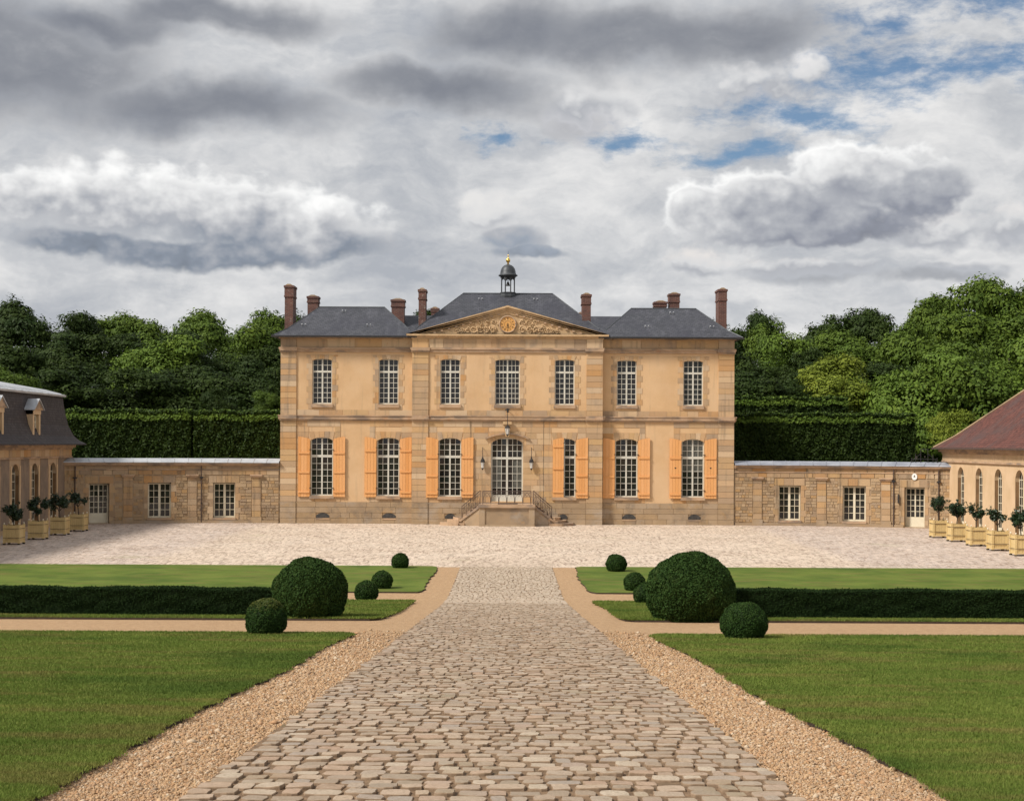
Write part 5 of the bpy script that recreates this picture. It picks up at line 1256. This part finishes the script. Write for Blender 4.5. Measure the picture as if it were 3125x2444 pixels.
hedge('tall_hedge', 'tall clipped hedge behind the left court wall, next to the wing', -29.6, -20.65, 13.0, 16.0, 2.0, 6.50, .125, 360, seed=5, rr=.55, group='tall hedges behind the court walls')
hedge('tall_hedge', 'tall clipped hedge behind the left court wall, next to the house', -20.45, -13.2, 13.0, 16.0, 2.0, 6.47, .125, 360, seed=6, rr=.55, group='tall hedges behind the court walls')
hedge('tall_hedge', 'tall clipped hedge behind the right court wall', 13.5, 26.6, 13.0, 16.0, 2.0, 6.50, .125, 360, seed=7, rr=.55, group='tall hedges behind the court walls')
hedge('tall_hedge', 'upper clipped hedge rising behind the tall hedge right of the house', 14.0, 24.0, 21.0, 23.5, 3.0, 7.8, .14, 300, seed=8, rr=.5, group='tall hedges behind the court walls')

# --- broadleaf trees
def crown_mesh(k):
    r = np.random.default_rng(100 + k); P_ = []; N_ = []; Tn = []
    nl = 52
    hts = 1.05 + 0.12 * (k % 3)
    for i in range(nl):
        th = i * 2.399 + r.uniform(-.5, .5); v = -0.95 + 1.90 * ((i * .618 + .25 * r.random()) % 1.0); rr = math.sqrt(max(0.0, 1 - abs(v) ** 2.6))
        f = r.uniform(.70, .90)
        c = np.array([math.cos(th) * rr * f, math.sin(th) * rr * f, v * hts * r.uniform(.78, .86)])
        rad = r.choice([r.uniform(.17, .23), r.uniform(.22, .30), r.uniform(.28, .36)])
        n = int(620 * (rad / .28) ** 2); D = sphere_pts(n, r)
        k1 = (D[:, 2] > -.55) | (r.random(n) < .25); D = D[k1]; n = len(D)
        wob = 1 + .25 * np.sin(D[:, 0] * 8 + i) * np.sin(D[:, 1] * 7 + i * 2) + .18 * np.sin(D[:, 2] * 9 + i)
        Q = c + D * (rad * wob * (0.62 + .42 * r.random(n) ** .6))[:, None] * np.array([1, 1, .80])
        P_.append(Q); N_.append(D * 1.0 + np.array([0, 0, .35]) + c * .15); Tn.append(np.clip(r.normal(r.random(), .10, n), 0.001, .999))
    n = 2600; D = sphere_pts(n, r); Q = D * np.array([1, 1, hts]) * (.72 * r.random(n) ** (1 / 3))[:, None]; P_.append(Q); N_.append(D + np.array([0, 0, .5])); Tn.append(r.random(n) * .99 + .001)
    Q = np.concatenate(P_); D = np.concatenate(N_)
    V, F = leaf_quads(Q, D, .046, r, .30, 1.35)
    return np_mesh('_crown', V, F, M['leaf_mid'], np.concatenate(Tn)), hts
CROWNS = [crown_mesh(k) for k in range(7)]
def trunk_mesh(k):
    r = random.Random(60 + k); m = MB()
    pts = [(0, 0, -3.4), (r.uniform(-.03, .03), r.uniform(-.03, .03), -2.2), (r.uniform(-.06, .06), r.uniform(-.06, .06), -1.0), (r.uniform(-.1, .1), 0, -.2), (0, 0, .25)]
    m.tube(pts, [.12, .095, .075, .045, .012], 8)
    for i in range(7):
        a = i * 2.4 + r.random(); z = -1.7 + i * .19; l = .62
        m.tube([(0, 0, z), (math.cos(a) * l * .5, math.sin(a) * l * .5, z + .2), (math.cos(a) * l, math.sin(a) * l, z + .5)], [.045, .028, .008], 6)
    me = bpy.data.meshes.new('trunk'); me.from_pydata(m.v, [], m.f); me.shade_smooth(); me.materials.append(M['bark']); return me
TRUNKS = [trunk_mesh(k) for k in range(3)]
TREE_N = [0]
def tree(label, px, top, wpx, bot, d, mat, group, name='broadleaf_tree'):
    """crown spanning wpx pixels at distance d with its top at pixel row top and its lower edge at row bot"""
    x, y, zt = P(px, top, d); zb = P(px, bot, d)[2]; rad = wpx / 2 * d / FPX * (1.36 if name == 'broadleaf_tree' else 1.0)
    i = TREE_N[0]; TREE_N[0] += 1; me, hts = CROWNS[i % len(CROWNS)]
    sz = max(zt - zb, 3.0) / 2 / (hts * 1.05); cz = (zt + zb) / 2
    gnd = float(np.interp(y, [q[0] for q in ys], [q[1] for q in ys]))
    T = thing(name, label, 'tree', (x, y, gnd), group); rot = (i * 2.399) % 6.283
    c = bpy.data.objects.new('crown', me); COL.objects.link(c); c.parent = T; c.location = (0, 0, cz - gnd); c.scale = (rad / .98, rad / .98 * .95, sz); c.rotation_euler = (0, 0, rot)
    c.material_slots[0].link = 'OBJECT'; c.material_slots[0].material = M[mat]
    t = bpy.data.objects.new('trunk', TRUNKS[i % 3]); COL.objects.link(t); t.parent = T
    k = (cz - gnd + .4) / 3.4; t.location = (0, 0, cz - gnd); t.scale = (rad * .55, rad * .55, max(k, sz)); t.rotation_euler = (0, 0, rot)
    return T
ORD = ['first', 'second', 'third', 'fourth', 'fifth', 'sixth', 'seventh', 'eighth', 'ninth', 'tenth', 'eleventh', 'twelfth']
def row(rowlab, group, items):
    for i, (px, top, w, bot, d, mat) in enumerate(items):
        tree(rowlab % ORD[i], px, top, w, bot, d, mat, group)
row('tall tree on the left skyline, %s counting from the left photo edge', 'trees on the left skyline',
    [(-30, 935, 190, 1300, 150, 'leaf_dark'), (110, 888, 210, 1300, 152, 'leaf_dark'), (205, 915, 170, 1300, 158, 'leaf_dark'), (320, 945, 190, 1300, 164, 'leaf_mid'), (425, 938, 190, 1300, 168, 'leaf_mid'),
     (545, 950, 200, 1300, 166, 'leaf_mid'), (665, 922, 210, 1300, 156, 'leaf_mid'), (780, 928, 200, 1300, 158, 'leaf_mid'), (870, 930, 170, 1300, 172, 'leaf_dark')])
row('dark tree in the middle tier of the left wood, %s from the left', 'middle tier of the left wood',
    [(20, 990, 210, 1330, 132, 'leaf_dark'), (140, 985, 220, 1330, 136, 'leaf_dark'), (265, 995, 210, 1330, 134, 'leaf_dark'), (390, 1000, 200, 1330, 138, 'leaf_dark'), (505, 1000, 210, 1330, 130, 'leaf_fresh'), (630, 990, 220, 1330, 136, 'leaf_dark'), (745, 970, 220, 1330, 140, 'leaf_mid'), (850, 1020, 180, 1330, 128, 'leaf_dark')])
row('dark low tree just above the left tall hedge, %s from the left', 'front tier of the left wood',
    [(15, 1100, 150, 1330, 112, 'leaf_mid'), (130, 1110, 210, 1370, 118, 'leaf_dark'), (270, 1090, 220, 1370, 120, 'leaf_dark'), (410, 1110, 220, 1370, 118, 'leaf_dark'), (550, 1095, 220, 1370, 120, 'leaf_dark'), (690, 1100, 220, 1370, 121, 'leaf_dark'), (820, 1090, 200, 1370, 118, 'leaf_dark')])
tree('rounded bush peeping over the left tall hedge', 668, 1188, 105, 1290, 108, 'leaf_dark', 'bushes above the left hedge', 'round_bush')
tree('rounded bush over the left tall hedge touching the house corner', 812, 1203, 110, 1295, 108, 'leaf_mid', 'bushes above the left hedge', 'round_bush')
row('distant tree showing just above the house roofs, %s from the left', 'trees behind the house roofs',
    [(1265, 928, 130, 1150, 150, 'leaf_dark'), (1350, 933, 130, 1150, 155, 'leaf_dark'), (1845, 962, 170, 1150, 150, 'leaf_dark'), (1945, 965, 170, 1150, 152, 'leaf_dark')])
row('tree on the right skyline, %s counting from the house', 'trees on the right skyline',
    [(2175, 940, 150, 1300, 150, 'leaf_dark'), (2270, 926, 150, 1300, 150, 'leaf_dark'), (2365, 952, 140, 1300, 148, 'leaf_mid'), (2490, 985, 190, 1300, 160, 'leaf_dark'), (2600, 916, 190, 1300, 150, 'leaf_dark'), (2705, 925, 180, 1300, 146, 'leaf_dark'), (2800, 890, 200, 1300, 142, 'leaf_mid'), (2905, 848, 200, 1300, 138, 'leaf_mid'), (3010, 822, 220, 1300, 134, 'leaf_mid'), (3120, 818, 220, 1300, 130, 'leaf_mid')])
row('tree in the middle tier of the right wood, %s counting from the house', 'middle tier of the right wood',
    [(2265, 1010, 190, 1330, 130, 'leaf_dark'), (2380, 1000, 190, 1330, 132, 'leaf_fresh'), (2480, 1040, 160, 1330, 128, 'leaf_dark'), (2600, 985, 200, 1330, 134, 'leaf_mid'), (2720, 985, 210, 1330, 130, 'leaf_mid'), (2830, 960, 210, 1330, 126, 'leaf_mid'), (2950, 930, 230, 1330, 122, 'leaf_mid'), (3080, 920, 240, 1330, 118, 'leaf_mid')])
tree('dark tree just above the upper right hedge beside the house', 2300, 1110, 200, 1370, 120, 'leaf_dark', 'front tier of the right wood')
tree('dark tree above the upper right hedge, left of the yellow-green tree', 2430, 1090, 190, 1370, 120, 'leaf_dark', 'front tier of the right wood')
tree('bright yellow-green tree rising over the right tall hedge', 2575, 1062, 185, 1330, 112, 'leaf_yellow', 'front tier of the right wood')
tree('dark tree behind and right of the yellow-green tree', 2720, 1080, 200, 1370, 116, 'leaf_dark', 'front tier of the right wood')
tree('big fresh green tree spilling past the end of the right tall hedge', 2810, 1040, 240, 1480, 106, 'leaf_fresh', 'front tier of the right wood')
tree('big mid green tree directly above the red tiled roof corner', 2960, 1010, 270, 1480, 108, 'leaf_mid', 'front tier of the right wood')
tree('tall fresh green tree behind the red tiled roof at the photo edge', 3100, 990, 260, 1480, 106, 'leaf_fresh', 'front tier of the right wood')
tree('small yellow-green sapling right beside the red tiled roof corner', 2915, 1235, 110, 1440, 98, 'leaf_yellow', 'front tier of the right wood')

# ------------------------------------------------------------------ planters with small standard trees
def planter_parts():
    w, h, f = .72, .78, .09; hw = w / 2; P0 = .085
    parts = {}
    def keep(name, mb, mat, smooth=False):
        me = bpy.data.meshes.new(name); me.from_pydata(mb.v, [], mb.f)
        if smooth: me.shade_smooth()
        me.materials.append(M[mat]); return (name, me)
    L = []
    for sx, sy in ((0, -1), (0, 1), (-1, 0), (1, 0)):
        m = MB()
        for k in range(5):                                # upright boards
            a = -hw + .07 + (w - .14) * k / 5 + .003; b = -hw + .07 + (w - .14) * (k + 1) / 5 - .003
            if sx == 0: m.box(a, b, sy * (hw - .03) - .012, sy * (hw - .03) + .012, f, f + h - .02)
            else: m.box(sx * (hw - .03) - .012, sx * (hw - .03) + .012, a, b, f, f + h - .02)
        L.append(keep('panel', m, 'box_paint'))
        for z in (f + .0, f + .18, f + h - .16):
            m = MB()
            if sx == 0: m.box(-hw + .07, hw - .07, min(sy * (hw - .02), sy * (hw + .005)), max(sy * (hw - .02), sy * (hw + .005)), z, z + (.05 if z < f + .1 or z > .5 else .025))
            else: m.box(min(sx * (hw - .02), sx * (hw + .005)), max(sx * (hw - .02), sx * (hw + .005)), -hw + .07, hw - .07, z, z + (.05 if z < f + .1 or z > .5 else .025))
            L.append(keep('rail', m, 'box_paint'))
        m = MB(); t = hw + .006
        for z in (f + .205, f + h - .17):
            if sx == 0: m.box(-hw, hw, min(sy * t, sy * (t + .006)), max(sy * t, sy * (t + .006)), z, z + .018)
            else: m.box(min(sx * t, sx * (t + .006)), max(sx * t, sx * (t + .006)), -hw, hw, z, z + .018)
        L.append(keep('iron_strap', m, 'rusty_iron'))
    for sx in (-1, 1):
        for sy in (-1, 1):
            m = MB(); x, y = sx * (hw - .035), sy * (hw - .035); m.box(x - .045, x + .045, y - .045, y + .045, f - .03, f + h + .01); L.append(keep('corner_post', m, 'box_paint'))
            m = MB(); m.lathe([(.012, f + h + .01), (.022, f + h + .03), (.034, f + h + .055), (.034, f + h + .075), (.018, f + h + .10), (.004, f + h + .105)], x, y, 8); L.append(keep('finial', m, 'cream_paint', True))
            m = MB(); m.box(x - .05, x + .05, y - .05, y + .05, 0.0, f - .03); L.append(keep('foot', m, 'iron'))
    m = MB(); m.box(-hw + .06, hw - .06, -hw + .06, hw - .06, f, f + h - .08); L.append(keep('soil', m, 'soil'))
    return L
PL = planter_parts()
def citrus_mesh(k):
    r = np.random.default_rng(300 + k); P_ = []; N_ = []; n_l = 13
    for i in range(n_l):
        D0 = sphere_pts(1, r)[0]; c = D0 * r.uniform(.18, .36) * np.array([1.15, 1.15, .9]); rad = r.uniform(.13, .2)
        n = 95; D = sphere_pts(n, r); P_.append(c + D * (rad * (.4 + .65 * r.random(n)))[:, None]); N_.append(D + np.array([0, 0, .4]))
    for i in range(7):                                    # stray shoots
        D0 = sphere_pts(1, r)[0]; D0[2] = abs(D0[2]) * .8; n = 16; t = r.random(n)
        P_.append(D0 * (.35 + .32 * t)[:, None] + r.normal(0, .03, (n, 3))); N_.append(np.tile(D0, (n, 1)))
    Q = np.concatenate(P_); V, F = leaf_quads(Q, np.concatenate(N_), .07, r, .8, 1.9)
    return np_mesh('_citrus', V, F, M['citrus_leaf'], r.random(len(F)) * .999)
CIT = [citrus_mesh(k) for k in range(5)]
def planter_row(side, X_, ds, heights):
    w = 'left' if side < 0 else 'right'
    names = ['farthest', 'second farthest', 'middle', 'second nearest', 'nearest']
    for i, d in enumerate(ds):
        y = d - 85 + .36; loc = (X_, y, 0.0)
        lab = '%s pale yellow wooden planter box in the row before the %s wing' % (names[i], w)
        T = thing('planter_box', lab, 'planter', loc, 'planter boxes before the %s wing' % w); rz = rnd.uniform(-.02, .02); T.rotation_euler = (0, 0, rz)
        for nm, me in PL:
            o = bpy.data.objects.new(nm, me); COL.objects.link(o); o.parent = T
        h = heights[i]; lab = '%s small standard citrus tree in the row before the %s wing' % (names[i], w)
        C = thing('citrus_tree', lab, 'tree', (X_, y, .80), 'citrus trees before the %s wing' % w)
        r = random.Random(i * 5 + side); m = MB(); lean = r.uniform(-.06, .06)
        m.tube([(X_, y, .78), (X_ + lean * .4, y, .80 + h * .5), (X_ + lean, y, .85 + h), (X_ + lean, y, .85 + h + .3)], [.028, .022, .02, .012], 6)
        for k in range(5):
            a = k * 1.3 + r.random(); m.tube([(X_ + lean, y, .80 + h), (X_ + lean + .15 * math.cos(a), y + .15 * math.sin(a), .98 + h), (X_ + lean + .3 * math.cos(a), y + .3 * math.sin(a), 1.2 + h)], [.014, .01, .004], 5)
        m.build('trunk', M['bark'], C)
        o = bpy.data.objects.new('crown', CIT[(i + (side > 0) * 2) % 5]); COL.objects.link(o); o.parent = C; o.location = (lean, 0, .05 + h + .38); s = r.uniform(.88, 1.05); o.scale = (s, s, s * .92); o.rotation_euler = (0, 0, r.random() * 6)
planter_row(-1, -21.75, [76.1, 72.9, 69.5, 66.1, 62.8], [.42, .34, .32, .20, .3])
planter_row(1, 21.42, [74.2, 71.2, 68.2, 65.2, 62.2], [.44, .30, .32, .28, .3])
